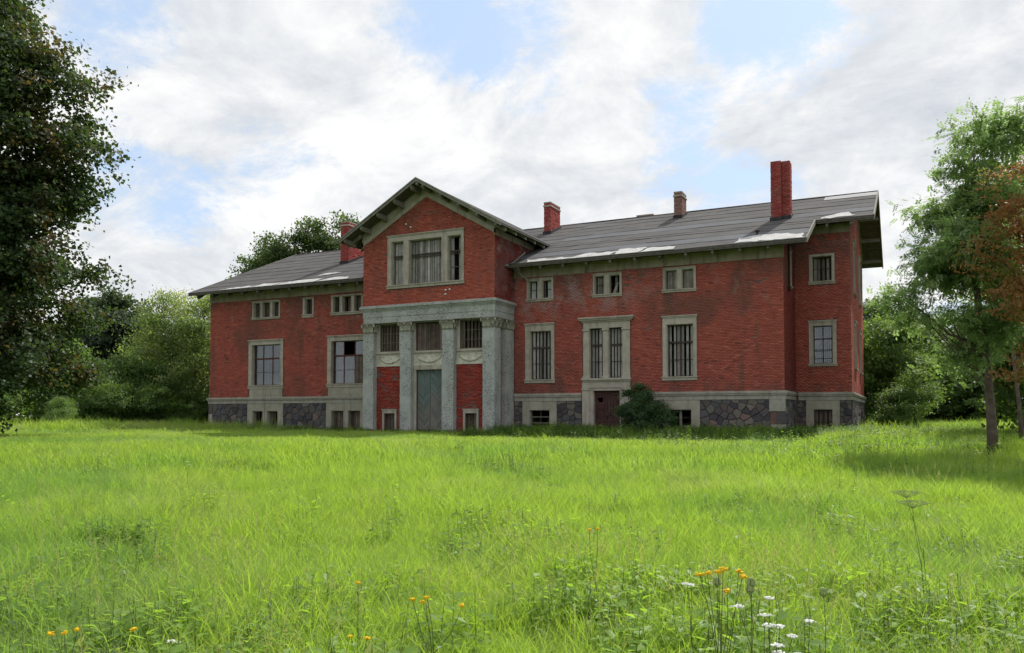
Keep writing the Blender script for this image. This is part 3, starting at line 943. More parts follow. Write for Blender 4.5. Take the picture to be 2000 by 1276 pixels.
# ---- windows ---------------------------------------------------------------------------------------
def planks(pl, par, s0, s1, z0, z1, d, m, wmin=.085, wmax=.145, gap=(.004, .07), miss=0.0, back_d=None):
    s = s0 + random.uniform(0, .03)
    while s < s1 - .04:
        wd = min(random.uniform(wmin, wmax), s1 - s)
        if random.random() >= miss:
            zz1 = z1 - random.uniform(0, .03); zz0 = z0 + random.uniform(0, .02)
            lean = random.uniform(-.008, .008)
            dd = d + random.uniform(-.02, .02)
            mb = MB()
            p = pl.p
            a = [(s, zz0), (s + wd, zz0), (s + wd + lean, zz1), (s + lean, zz1 - random.uniform(0, .02))]
            mb.prism([p(x, z, dd) for x, z in a], Vector(p(0, 0, dd - .025)) - Vector(p(0, 0, dd)))
            o = mb.build('plank', m); o.parent = par
        s += wd + random.uniform(*gap)


def bar(pl, par, s0, s1, z0, z1, d0, d1, m, name='glazing_bar'):
    mb = MB(); pl.box(mb, s0, s1, z0, z1, d0, d1)
    o = mb.build(name, m); o.parent = par
    return o


def surround(pl, s0, s1, z0, z1, ops, name='window', m=None, cap=True, d=.05, sill=True, head=.12, label=None, capw=.05, reveal=.30):
    m = m or M['trim']
    mb = MB()
    a0, a1 = min(o[0] for o in ops), max(o[1] for o in ops)
    zo0, zo1 = ops[0][2], ops[0][3]
    pl.box(mb, s0, s1, zo1, z1 - (head if cap else 0), -0.03, d)
    if cap:
        pl.box(mb, s0 - capw * .5, s1 + capw * .5, z1 - head, z1 - head * .45, -0.03, d + .03)
        pl.box(mb, s0 - capw, s1 + capw, z1 - head * .45, z1, -0.03, d + .075)
    ed = [s0] + [x for o in ops for x in (o[0], o[1])] + [s1]
    for i in range(0, len(ed), 2): pl.box(mb, ed[i], ed[i + 1], zo0, zo1, -0.03, d)
    # raised fillet round the opening edge
    for o in ops:
        pl.box(mb, o[0] - .045, o[0] - .012, zo0, zo1 + .012, d, d + .018)
        pl.box(mb, o[1] + .012, o[1] + .045, zo0, zo1 + .012, d, d + .018)
        pl.box(mb, o[0] - .045, o[1] + .045, zo1 + .012, zo1 + .045, d, d + .018)
        pl.box(mb, o[0] - .002, o[0] + .02, zo0, zo1, -reveal, 0.0)
        pl.box(mb, o[1] - .02, o[1] + .002, zo0, zo1, -reveal, 0.0)
        pl.box(mb, o[0] + .02, o[1] - .02, zo1 - .02, zo1 + .002, -reveal, 0.0)
    o = kid(mb.build(name, m))
    if label: o['label'] = label
    if sill:
        sb = MB()
        pl.box(sb, s0 - .03, s1 + .03, z0, zo0 - .05, -0.03, d + .03)
        pl.box(sb, s0 - .05, s1 + .05, zo0 - .05, zo0 + .002, -reveal, d + .085)
        so = sb.build('sill', m); so.parent = o
    return o


def dark_frame(pl, par, s0, s1, z0, z1, m, d=-.17, t_=.045, vm=(), hb=(), transom=None):
    for a, b, c, e in ((s0, s0 + t_, z0, z1), (s1 - t_, s1, z0, z1), (s0 + t_, s1 - t_, z0, z0 + t_), (s0 + t_, s1 - t_, z1 - t_, z1)):
        bar(pl, par, a, b, c, e, d - .05, d, m, 'timber_frame')
    for v in vm: bar(pl, par, v - .022, v + .022, z0 + t_, z1 - t_, d - .04, d + .005, m)
    for hbar in hb: bar(pl, par, s0 + t_, s1 - t_, hbar - .014, hbar + .014, d - .03, d - .002, m)
    if transom: bar(pl, par, s0 + t_, s1 - t_, transom - .05, transom + .05, d - .04, d + .03, m, 'transom')


GREYW, REDW = M['plank'], M['plank_red']
# main-floor windows, left wing (glazed, curtains behind)
w1 = surround(front, -39.40, -36.46, 2.81, 6.03, [holes_L[3]], label='main window of the left wing with whole panes and white curtains')
w2 = surround(front, -32.88, -29.74, 2.81, 6.05, [holes_L[8]], label='main window beside the portico with a broken pane and one boarded column')
for wn, (a, b, c, d_) in ((w1, holes_L[3]), (w2, holes_L[8])):
    ww = (b - a) / 3
    dark_frame(front, wn, a + .02, b - .02, c, d_, M['frame_red'], vm=(a + ww, a + 2 * ww), hb=(3.89,), transom=4.78)
    for i in range(3):
        for z0_, z1_ in ((c + .04, 3.876), (3.904, 4.73), (4.83, d_ - .04)):
            if wn is w2 and (i == 2 and z1_ < 4.8): continue
            if wn is w2 and i == 1 and z0_ > 4.8: continue
            mb = MB(); front.box(mb, a + i * ww + .03, a + (i + 1) * ww - .03, z0_, z1_, -.198, -.192)
            o = mb.build('pane', M['glass']); o.parent = wn
    for (s, wd) in ((a + .30, .14), (a + .95, .16), (b - .62, .12)) if wn is w1 else ((a + .25, .28), (a + 1.15, .22)):
        N_ = 14
        vs = []
        for i in range(N_ + 1):
            x = s + wd * i / N_; dd = -.34 - .03 * math.sin(i * 1.7)
            vs += [front.p(x, c + .05, dd), front.p(x + .04 * math.sin(i), d_ - .05 if wn is w1 else 4.7, dd)]
        o = np_mesh('curtain', vs, [(2 * i, 2 * i + 2, 2 * i + 3, 2 * i + 1) for i in range(N_)], M['curtain'])
        o.parent = wn
planks(front, w2, holes_L[8][0] + 1.72, holes_L[8][1] - .05, 3.06, 4.72, -.12, REDW, gap=(.003, .01))
# apron panels
for a, b, wn in ((-39.30, -36.52, w1), (-32.80, -29.8, w2)):
    mb = MB(); front.box(mb, a, b, 2.262, 2.81, -.02, .045)
    front.box(mb, a + .14, b - .14, 2.36, 2.72, .045, .06)
    o = mb.build('apron_panel', M['render']); o.parent = wn
# upper windows, left wing
u1 = surround(front, -39.12, -36.75, 7.36, 8.58, holes_L[0:3], head=.08, capw=.02, label='three-light upper window at the far left')
u2 = surround(front, -34.86, -33.99, 7.30, 8.56, [holes_L[4]], head=.08, capw=.02, label='small single upper window of the left wing')
u3 = surround(front, -32.60, -30.17, 7.32, 8.56, holes_L[5:8], head=.08, capw=.02, label='three-light upper window beside the portico')
for wn, hs in ((u1, holes_L[0:3]), (u2, [holes_L[4]]), (u3, holes_L[5:8])):
    for k_, (a, b, c, d_) in enumerate(hs):
        dark_frame(front, wn, a + .02, b - .02, c, d_, M['frame_dark'], t_=.035)
        planks(front, wn, a + .06, b - .05, c + .04, d_ - .03, -.24, REDW, gap=(.004, .05), miss=.35 if k_ == 0 else .05)
# right wing
r1 = surround(front, -19.17, -17.42, 2.84, 6.13, [holes_R[2]], label='main window right of the portico, loosely boarded')
r3 = surround(front, -11.39, -9.64, 2.84, 6.15, [holes_R[11]], label='main window right of the brown door with a red upright among its planks')
for wn, (a, b, c, d_) in ((r1, holes_R[2]), (r3, holes_R[11])):
    dark_frame(front, wn, a + .02, b - .02, c, d_, M['frame_dark'], vm=() if wn is r1 else ((a + b) / 2,), hb=(3.90,), transom=4.79)
    planks(front, wn, a + .07, b - .06, c + .04, d_ - .03, -.21, M['plank_pale'], .10, .15, (.06, .13))
    bar(front, wn, (a + b) / 2 - .03, (a + b) / 2 + .03, c + .04, 4.74, -.18, -.16, M['frame_red'] if wn is r3 else M['frame_dark'], 'mullion')
ru = []
for hs, (a_, b_), lb in ((holes_R[0:2], (-19.07, -17.48), 'two-light upper window nearest the portico, white board in each light'),
                        (holes_R[4:6], (-15.17, -13.57), 'two-light upper window above the brown door, one plank fallen askew'),
                        (holes_R[9:11], (-11.36, -9.66), 'two-light upper window nearest the right corner, fully planked')):
    wn = surround(front, a_, b_, 7.34, 8.61, hs, head=.08, capw=.02, label=lb); ru.append(wn)
    for k_, (a, b, c, d_) in enumerate(hs):
        dark_frame(front, wn, a + .02, b - .02, c, d_, M['frame_dark'], t_=.035, hb=(8.0,) if wn is ru[0] or len(ru) == 2 else ())
        if len(ru) == 1:
            s = a + (.07 if k_ == 0 else .24)
            bar(front, wn, s, s + .25, c + .05, d_ - .04, -.25, -.23, M['curtain'], 'white_board')
            bar(front, wn, a + (.38 if k_ == 0 else .06), a + (.44 if k_ == 0 else .12), c + .05, d_ - .04, -.25, -.23, REDW, 'plank')
        elif len(ru) == 2:
            planks(front, wn, a + .06, b - .05, c + .04, d_ - .03, -.24, GREYW, gap=(.01, .05), miss=.0 if k_ == 0 else .6)
        else:
            planks(front, wn, a + .06, b - .05, c + .04, d_ - .03, -.13, GREYW, gap=(.004, .012))
mb = MB(); front.poly(mb, [(-14.15, 7.54), (-13.95, 7.54), (-13.80, 8.1), (-13.90, 8.1)], -.2, -.18)
o = mb.build('plank', GREYW); o.parent = ru[1]

# double window over the brown door, with little pilasters and cornice
cwn_ops = holes_R[6:8]
mb = MB()
front.box(mb, -15.72, -13.12, 5.69, 6.02, -.03, .09)
front.box(mb, -15.80, -13.02, 6.02, 6.10, -.03, .15)
front.box(mb, -15.90, -12.93, 6.10, 6.19, -.03, .24)
front.box(mb, -15.96, -12.87, 6.19, 6.27, -.03, .32)
for a, b in ((-15.72, -15.38), (-14.62, -14.30), (-13.53, -13.13)):
    front.box(mb, a, b, 3.03, 5.69, -.03, .08)
    front.box(mb, a - .035, b + .035, 5.56, 5.66, .02, .13)
    front.box(mb, a - .03, b + .03, 3.03, 3.14, .02, .125)
    front.box(mb, a + .07, b - .07, 3.35, 5.4, .08, .095)
for o_ in cwn_ops:
    front.box(mb, o_[0] - .002, o_[0] + .02, 3.03, 5.69, -.3, 0)
    front.box(mb, o_[1] - .02, o_[1] + .002, 3.03, 5.69, -.3, 0)
front.box(mb, -15.80, -13.04, 2.93, 3.03, -.3, .22)
front.box(mb, -15.74, -13.08, 2.85, 2.93, -.03, .15)
dw_ = kid(mb.build('window', M['trim'], label='paired window with pilasters and cornice above the brown door'))
for a, b, c, d_ in cwn_ops:
    dark_frame(front, dw_, a + .02, b - .02, c, d_, M['frame_dark'], hb=(3.92,), transom=4.80)
    planks(front, dw_, a + .07, b - .06, c + .04, d_ - .03, -.21, M['plank_pale'], .09, .14, (.04, .10))

# brown panelled double door
mb = MB()
front.box(mb, -15.79, -13.12, 2.52, 2.85, -.03, .09)
for a, b in ((-15.79, -15.36), (-13.52, -13.12)):
    front.box(mb, a, b, -.4, 2.52, -.03, .08)
    front.box(mb, a - .03, b + .03, 2.40, 2.50, .02, .13)
front.box(mb, -15.36, -13.52, 2.37, 2.52, -.03, .05)
front.box(mb, -15.36, -15.18, -.4, 2.37, -.03, .05)
front.box(mb, -13.69, -13.52, -.4, 2.37, -.03, .05)
front.box(mb, -15.182, -15.15, -.12, 2.37, -.3, 0); front.box(mb, -13.72, -13.688, -.12, 2.37, -.3, 0)
kid(mb.build('door_surround', M['trim']))
dr = kid(empty('door', (0, 0, 0))); dr.matrix_parent_inverse = HINV; dr['label'] = 'dark brown panelled double door half hidden by the shrub'
for k_, (a, b) in enumerate(((-15.14, -14.45), (-14.43, -13.73))):
    mb = MB()
    holes_d = [(a + .13, b - .13, .22, .72), (a + .13, b - .13, .92, 1.38), (a + .13, b - .13, 1.55, 2.12)]
    for z0_, z1_ in ((-.1, .22), (.72, .92), (1.38, 1.55), (2.12, 2.36)): front.box(mb, a, b, z0_, z1_, -.24, -.19)
    for z0_, z1_ in ((.22, .72), (.92, 1.38), (1.55, 2.12)):
        front.box(mb, a, a + .13, z0_, z1_, -.24, -.19); front.box(mb, b - .13, b, z0_, z1_, -.24, -.19)
    front.box(mb, (b - .03) if k_ == 0 else a, b if k_ == 0 else a + .03, -.1, 2.36, -.19, -.165)
    o = mb.build('door_leaf', M['door_brown']); o.parent = dr
    for i, h in enumerate(holes_d):
        mb = MB()
        if i == 2 and k_ == 0:      # broken panel
            front.poly(mb, [(h[0], h[2]), (h[1], h[2]), (h[1], h[3]), (h[0], h[3]), (h[0], 1.98), (h[0] + .12, 2.0), (h[0] + .28, 2.04), (h[0] + .30, 1.78), (h[0] + .1, 1.75), (h[0] + .02, 1.9), (h[0], 1.9)], -.235, -.22)
        else:
            front.box(mb, h[0] - .01, h[1] + .01, h[2] - .01, h[3] + .01, -.235, -.222)
            front.box(mb, h[0] + .07, h[1] - .07, h[2] + .07, h[3] - .07, -.222, -.205)
        o = mb.build('panel', M['door_brown']); o.parent = dr
mb = MB(); front.box(mb, -14.62, -14.26, 1.12, 1.17, -.19, -.15); front.box(mb, -14.50, -14.38, 1.02, 1.22, -.19, -.14)
mb.tube([front.p(-14.56, 1.14, -.16), front.p(-14.52, .98, -.12), front.p(-14.40, .97, -.12), front.p(-14.34, 1.12, -.15)], .014, 6)
o = mb.build('lock_bar', M['iron']); o.parent = dr

# set-back bay windows
b1 = surround(back_bay, -4.67, -3.43, 7.86, 9.44, [holes_B[0]], cap=False, label='upper window of the set-back bay')
b2 = surround(back_bay, -4.72, -3.38, 3.60, 5.98, [holes_B[1]], head=.10, capw=.04, label='barred main window of the set-back bay')
dark_frame(back_bay, b1, -4.51, -3.59, 8.02, 9.32, M['frame_dark'], vm=(-4.05,), hb=(8.7,))
planks(back_bay, b1, -4.46, -3.64, 8.06, 9.28, -.26, GREYW, .1, .15, (.02, .12))
dark_frame(back_bay, b2, -4.51, -3.59, 3.73, 5.70, M['frame_dark'], vm=(-4.05,), hb=(4.4, 5.05))
for i in range(9): bar(back_bay, b2, -4.46 + i * .103, -4.452 + i * .103, 3.76, 5.68, -.10, -.085, M['iron'], 'iron_bar')
for zz_ in (4.0, 4.45, 5.0): bar(back_bay, b2, -4.5, -3.6, zz_, zz_ + .02, -.115, -.10, M['iron'], 'iron_bar')
for a, b in ((-4.49, -4.08), (-4.02, -3.61)):
    mb = MB(); back_bay.box(mb, a, b, 3.77, 5.66, -.198, -.192)
    o = mb.build('pane', M['glass']); o.parent = b2
bar(back_bay, b2, -4.46, -4.25, 4.5, 5.6, -.36, -.35, M['curtain'], 'curtain')
# gable end windows and the one in the re-entrant wall
for (a, b, c, d_) in holes_G[:4]:
    wn = surround(gable, a - .12, b + .12, c - .1, d_ + .26, [(a, b, c, d_)], head=.1, capw=.05, label='boarded window of the right gable end')
    dark_frame(gable, wn, a + .02, b - .02, c, d_, M['frame_dark'], transom=c + 1.5)
    planks(gable, wn, a + .06, b - .06, c + .04, d_ - .03, -.24, REDW)
wn = surround(reent, 42.5, 43.6, 7.5, 9.4, [(42.6, 43.5, 7.6, 9.3)], cap=False, label='narrow upper window in the corner beside the set-back bay')
planks(reent, wn, 42.66, 43.46, 7.64, 9.28, -.2, REDW)

# big three-light window in the portico gable
bw = surround(pfront, -26.70, -21.72, 8.23, 11.27, big_open, head=.10, capw=.05, d=.07, label='large three-light window in the portico gable closed with grey vertical planks')
for k_, (a, b, c, d_) in enumerate(big_open):
    dark_frame(pfront, bw, a + .02, b - .02, c, d_, M['frame_grey'], t_=.06, hb=(9.22,) if k_ == 2 else (), d=-.14)
    bar(pfront, bw, a + .08, b - .08, 9.93, 9.97, -.13, -.09, M['frame_dark'], 'transom')
    bar(pfront, bw, a + .08, b - .08, 10.04, 10.12, -.13, -.08, M['frame_dark'], 'transom')
planks(pfront, bw, -26.33, -25.70, 8.48, 10.84, -.19, M['plank_pale'], .12, .17, (.006, .03))
planks(pfront, bw, -25.15, -23.18, 8.48, 10.84, -.19, M['plank_pale'], .11, .16, (.008, .05))
planks(pfront, bw, -22.63, -22.42, 8.48, 10.84, -.19, M['plank_pale'], .16, .19, (.006, .02))
planks(pfront, bw, -22.14, -21.97, 8.48, 10.84, -.19, M['plank_pale'], .14, .16, (.006, .02))

# ---- portico pillars, capitals, entablature
mb = MB()
for z0_, z1_, e_ in ((6.33, 6.66, .0), (6.675, 7.02, .015), (7.02, 7.09, .05), (7.09, 7.17, .10), (7.17, 7.27, .17), (7.27, 7.33, .13)):
    x0_, x1_ = PX0 - e_, PX1 + e_
    mb.box(x0_, x1_, PY - e_, 39.15 if z0_ < 7.0 else 38.9, z0_, z1_)
    y1_ = FY - .02
    mb.box(x1_ - .9, x1_ - .002, 39.15 if z0_ < 7.0 else 38.9, y1_, z0_, z1_)
    mb.box(x0_ + .002, x0_ + .9, 39.15 if z0_ < 7.0 else 38.9, y1_, z0_, z1_)
mb.box(PX0 + .02, PX1 - .02, PY + .02, 39.1, 6.655, 6.68)
ent = kid(mb.build('entablature', M['column']))


def capital(mb_leaf, x0, x1, y0, y1, z0, z1, faces):
    """acanthus leaves and corner volutes on a flared bell"""
    H_ = z1 - z0
    for (p0, p1, nrm_) in faces:
        p0 = Vector(p0); p1 = Vector(p1); nrm_ = Vector(nrm_)
        tdir = (p1 - p0).normalized(); Wd = (p1 - p0).length
        for row, (cnt, zb, h_, out_) in enumerate(((3, .02, .42, .07), (4, .26, .40, .10), (3, .48, .34, .13))):
            for i in range(cnt):
                if random.random() < .08: continue
                c_ = p0 + tdir * Wd * ((i + .5) / cnt) + Vector((0, 0, z0 + H_ * zb))
                wd = Wd / cnt * .5
                prof = [(0, .0, .55), (.35, .02, 1.0), (.7, .05, .95), (.92, .10, .7), (.98, .135, .45), (.86, .15, .25)]
                vs = []
                for (tz, to, tw) in prof:
                    for sgn in (-1, 0, 1):
                        vs.append(c_ + Vector((0, 0, H_ * h_ * tz)) + nrm_ * (out_ * to / .15 * 1.25 + .03 + (0.03 if sgn == 0 else 0)) + tdir * wd * tw * sgn)
                fs = []
                for a in range(len(prof) - 1):
                    for b in range(2):
                        k0 = a * 3 + b
                        fs.append((k0, k0 + 1, k0 + 4, k0 + 3))
                mb_leaf.add(vs, fs)
        for e_, sg in ((p0, -1), (p1, 1)):      # volutes
            pts = []
            for q in range(9):
                an = q / 8 * 4.6
                rr = .085 * (1 - q / 11)
                pts.append(e_ + Vector((0, 0, z1 - .11)) + tdir * sg * (.03 + rr * math.sin(an)) + nrm_ * (.07 + .01 * q / 8) + Vector((0, 0, rr * math.cos(an))))
            mb_leaf.tube(pts, [.03 - .0022 * q for q in range(9)], 5)
        # centre flower
        c_ = (p0 + p1) / 2 + Vector((0, 0, z1 - .07)) + nrm_ * .1
        mb_leaf.tube([c_, c_ + nrm_ * .05], [.06, .03], 6)


def pillar(x0, x1, y0, y1, label, faces_):
    mb = MB()
    mb.box(x0, x1, y0, y1, .30, 5.78)
    o = kid(mb.build('pillar', M['column'], label=label))
    b = MB()
    b.box(x0 - .09, x1 + .09, y0 - .09, y1, -.35, .10)
    b.box(x0 - .055, x1 + .055, y0 - .055, y1, .10, .20)
    b.box(x0 - .025, x1 + .025, y0 - .025, y1, .20, .302)
    bo = b.build('base', M['belt']); bo.parent = o
    c = MB()
    c.box(x0 - .02, x1 + .02, y0 - .02, y1, 5.76, 5.82)
    for i in range(5):
        e0 = .075 * (i / 5) ** 2; za = 5.82 + i * .09
        c.box(x0 - e0 + .005, x1 + e0 - .005, y0 - e0 + .005, y1, za, za + .089)
    c.box(x0 - .085, x1 + .085, y0 - .085, y1, 6.265, 6.328)
    fl = []
    if 'f' in faces_: fl.append(((x0, y0, 0), (x1, y0, 0), (0, -1, 0)))
    if 'r' in faces_: fl.append(((x1, y0, 0), (x1, y1, 0), (1, 0, 0)))
    if 'l' in faces_: fl.append(((x0, y1, 0), (x0, y0, 0), (-1, 0, 0)))
    co = c.build('capital', M['capital_bell']); co.parent = o
    L_ = MB(); capital(L_, x0, x1, y0, y1, 5.82, 6.27, fl)
    lo = L_.build('acanthus_leaves', M['capital'], smooth=True); lo.parent = o; lo['kind'] = 'stuff'


pillar(-28.40, -27.68, PY, 38.97, 'leftmost square portico pillar', 'frl')
pillar(-25.86, -25.14, PY, 38.97, 'pillar left of the turquoise door, pitted with bullet holes', 'frl')
pillar(-23.12, -22.39, PY, 38.97, 'pillar right of the turquoise door', 'frl')
pillar(-20.58, PX1, PY, 39.33, 'corner pillar of the portico, mottled pale blue-grey', 'frl')
pillar(-20.25, PX1 - .01, 40.0, 40.98, 'rear half pillar on the side of the portico', 'fr')

# piers beside the recessed wall, lintels, sills and festoon panels
for bi, (a, b, (o0, o1)) in enumerate(((-27.68, -25.86, (-27.45, -26.15)), (-25.14, -23.12, (-25.02, -23.24)), (-22.39, -20.58, (-22.17, -20.79)))):
    mb = MB()
    recess.box(mb, a, o0, 4.62, 6.33, -.02, .03); recess.box(mb, o1, b, 4.62, 6.33, -.02, .03)
    recess.box(mb, o0, o1, 6.28, 6.33, -.3, .05)
    recess.box(mb, a, b, 4.50, 4.58, -.02, .06)
    recess.box(mb, a, b, 4.58, 4.66, -.02, .12)
    recess.box(mb, o0, o1, 4.60, 4.702, -.3, .03)
    wn = kid(mb.build('window', M['trim'], label=('left', 'middle', 'right')[bi] + ' window under the portico beam, closed with upright planks'))
    if bi == 1:
        planks(recess, wn, o0 + .04, o1 - .02, 4.72, 6.26, -.10, REDW, .09, .13, (.004, .02))
    else:
        dark_frame(recess, wn, o0 + .03, o1 - .02, 4.71, 6.27, M['frame_grey'], d=-.10, vm=((o0 + o1) / 2,), hb=(5.22, 5.74))
        planks(recess, wn, o0 + .08, o1 - .06, 4.74, 6.24, -.2, REDW, .09, .13, (.06, .14))
    # festoon relief
    mb = MB()
    recess.box(mb, a, b, 3.90, 4.50, -.02, .035)
    recess.box(mb, a, b, 3.86, 3.915, -.02, .07)
    for sd in (0, 1):
        pass
    c0, c1 = a + .16, b - .16
    for k_ in range(23):
        q = k_ / 22
        x = c0 + (c1 - c0) * q
        z = 4.38 - .32 * math.sin(math.pi * q) ** .8
        rr = .03 + .045 * math.sin(math.pi * q)
        for j in range(2):
            px_, py_, pz_ = recess.p(x + random.uniform(-.02, .02), z + random.uniform(-.03, .03), .045)
            mb.tube([(px_, py_, pz_), (px_ + random.uniform(-.02, .02), py_ - rr * .9, pz_ + random.uniform(-.02, .02))], [rr, rr * .35], 6)
    for x, sg in ((c0, 1), (c1, -1)):
        mb.tube([recess.p(x, 4.43, .05), recess.p(x, 4.41, .10)], [.06, .03], 7)
        mb.tube([recess.p(x, 4.40, .06), recess.p(x - .03 * sg, 4.25, .06), recess.p(x + .02 * sg, 4.12, .06), recess.p(x - .02 * sg, 3.99, .05)], [.022, .028, .02, .012], 5)
        mb.tube([recess.p(x, 4.42, .06), recess.p(x + .18 * sg, 4.45, .05), recess.p(x + .34 * sg, 4.40, .05), recess.p(x + .48 * sg, 4.43, .045)], [.02, .022, .018, .01], 5)
    kid(mb.build('festoon_relief', M['relief']))
# small cellar openings in the portico
for (a, b, c, d_) in bay_open[4:6]:
    mb = MB()
    recess.box(mb, a - .12, a, -.2, 1.18, -.02, .06); recess.box(mb, b, b + .12, -.2, 1.18, -.02, .06)
    recess.box(mb, a - .12, b + .12, 1.18, 1.36, -.02, .06); recess.box(mb, a - .15, b + .15, 1.36, 1.42, -.02, .09)
    wn = kid(mb.build('cellar_window', M['trim'], label='low cellar opening in the brick panel ' + ('left' if a < -25 else 'right') + ' of the turquoise door'))
    planks(recess, wn, a + .03, b - .02, 0, 1.15, -.2, REDW, .1, .16, (.005, .05))
# turquoise chevron door
mb = MB()
recess.box(mb, -25.13, -24.99, .0, 3.66, -.02, .05); recess.box(mb, -23.27, -23.13, .0, 3.66, -.02, .05)
recess.box(mb, -25.13, -23.13, 3.66, 3.86, -.02, .06); recess.box(mb, -25.13, -23.13, 3.62, 3.68, -.02, .09)
kid(mb.build('door_surround', M['trim']))
for (a, b), nm in (((-24.97, -24.14), 'left turquoise door leaf of chevron boards'), ((-24.11, -23.28), 'right door leaf, its paint worn to grey wood')):
    mb = MB(); recess.box(mb, a, b, .18, 3.64, -.19, -.15)
    dl = kid(mb.build('door', M['frame_dark'], label=nm))
    for q0, q1 in ((a, a + .05), (b - .05, b)):
        mb = MB(); recess.box(mb, q0, q1, .18, 3.64, -.15, -.12); o = mb.build('stile', M['door_turquoise']); o.parent = dl
    mid = (a + b) / 2
    for sg, (q0, q1) in ((1, (a + .055, mid - .003)), (-1, (mid + .003, b - .055))):
        z_ = .0
        while z_ < 4.4:
            # board falls towards the middle line
            w0 = .125
            hh = (q1 - q0) * 1.05
            if sg == 1: poly = [(q0, z_ + hh), (q1, z_), (q1, z_ + w0), (q0, z_ + hh + w0)]
            else: poly = [(q0, z_), (q1, z_ + hh), (q1, z_ + hh + w0), (q0, z_ + w0)]
            poly = clip_poly(clip_poly(poly, 0, 1, 3.60), 0, -1, -.22)
            if len(poly) >= 3:
                mb = MB(); recess.poly(mb, poly, -.15, -.115 + random.uniform(-.012, .012))
                o = mb.build('plank', M['door_turquoise']); o.parent = dl
            z_ += w0 + .030
mb = MB(); mb.box(-25.5, -22.75, 37.75, 38.5, -.3, .07); mb.box(-25.1, -23.1, 38.5, 38.97, -.3, .16)
kid(mb.build('doorstep', M['concrete']))

# cellar window fillings
for o_, pl, hs, kind_ in cw:
    for (a, b, c, d_) in hs:
        if kind_ == 'L1' and a < -38:
            planks(pl, o_, a + .05, b - .05, c, d_ - .04, -.25, REDW, gap=(.02, .25), miss=.2)
        elif kind_ in ('L1', 'L2'):
            planks(pl, o_, a + .04, b - .04, c, d_ - .04, -.22, REDW, .1, .2, (.005, .04), miss=.1)
        elif kind_ == 'bars':
            for zz_ in (.30, .62, .95): bar(pl, o_, a, b, zz_, zz_ + .05, -.12, -.08, M['frame_grey'], 'plank')
            bar(pl, o_, (a + b) / 2 - .03, (a + b) / 2 + .03, c, d_, -.2, -.16, M['frame_dark'], 'mullion')
        elif kind_ == 'open':
            dark_frame(pl, o_, a + .03, b - .03, c, d_ - .03, M['frame_dark'], hb=(.95,))
            bar(pl, o_, (a + b) / 2 - .06, (a + b) / 2 + .06, c, d_, -.22, -.14, GREYW, 'mullion')
            bar(pl, o_, (a + b) / 2 + .1, b - .05, .1, .55, -.22, -.2, GREYW, 'plank')
        else:
            dark_frame(pl, o_, a + .03, b - .03, c, d_ - .03, M['frame_dark'], vm=((a + b) / 2,), hb=(.72,), d=-.1)
            planks(pl, o_, a + .06, b - .05, c, d_ - .05, -.2, REDW, .12, .18, (.01, .08))

# ---- frieze boards
for pl, a, b, z0_, z1_ in ((front, XL - .02, PX0, 8.70, 9.30), (front, PX1, XR + .03, 8.70, 9.30), (back_bay, XR, XE + .03, 10.48, 10.95)):
    mb = MB()
    pl.box(mb, a, b, z0_, z1_, -.02, .05)
    pl.box(mb, a, b, z0_, z0_ + .05, .05, .07)
    pl.box(mb, a, b, z1_ - .12, z1_ - .02, .05, .09)
    kid(mb.build('frieze', M['frieze']))
for pl in (pside, pside_l):
    mb = MB(); pl.box(mb, PY - .05, 43.6, 10.72, 11.05, -.02, .05)
    kid(mb.build('frieze', M['frieze']))
# raking frieze of the portico gable
for sg in (-1, 1):
    mb = MB()
    xe = PX1 + .05 if sg > 0 else PX0 - .05
    hw = abs(xe - PC)
    for (lo, hi, d_) in ((-.03, .26, .05), (.27, .34, .09), (.34, .62, .06), (.60, .66, .12)):
        pfront.poly(mb, [(xe, PAP - PSL * hw + lo), (PC, PAP + lo), (PC, PAP + hi), (xe, PAP - PSL * hw + hi)], -.02, d_)
    kid(mb.build('raking_frieze', M['trim']))
# raking frieze on the right gable end
for sg in (-1, 1):
    mb = MB(); hw = 5.8 if sg < 0 else 6.2
    gable.poly(mb, [(RYC + sg * hw, 13.5 - SL * hw), (RYC, 13.5), (RYC, 13.76), (RYC + sg * hw, 13.76 - SL * hw)], -.02, .06)
    kid(mb.build('raking_frieze', M['frieze']))

# ---- roof
roof = kid(empty('roof', (0, 0, 0))); roof.matrix_parent_inverse = HINV


def slab(mb, pts, th, nrm_=(0, 0, 1)):
    mb.prism([Vector(p) for p in pts], Vector((0, 0, -th)))


E0, E1 = 40.0, 43.95
RX0, RX1, RXW = -43.95, -1.5, -4.25
mb = MB()
slab(mb, [(RX0, E0, roofz(E0) - .03), (RXW, E0, roofz(E0) - .03), (RXW, E1, roofz(E1) - .03), (RX1, E1, roofz(E1) - .03), (RX1, RYC, RZ - .03), (RX0, RYC, RZ - .03)], .09)
slab(mb, [(RX0, RYC, RZ - .03), (RX1, RYC, RZ - .03), (RX1, 58.1, roofz(58.1) - .03), (RX0, 58.1, roofz(58.1) - .03)], .09)
o = mb.build('deck_boards', M['soffit']); o.parent = roof


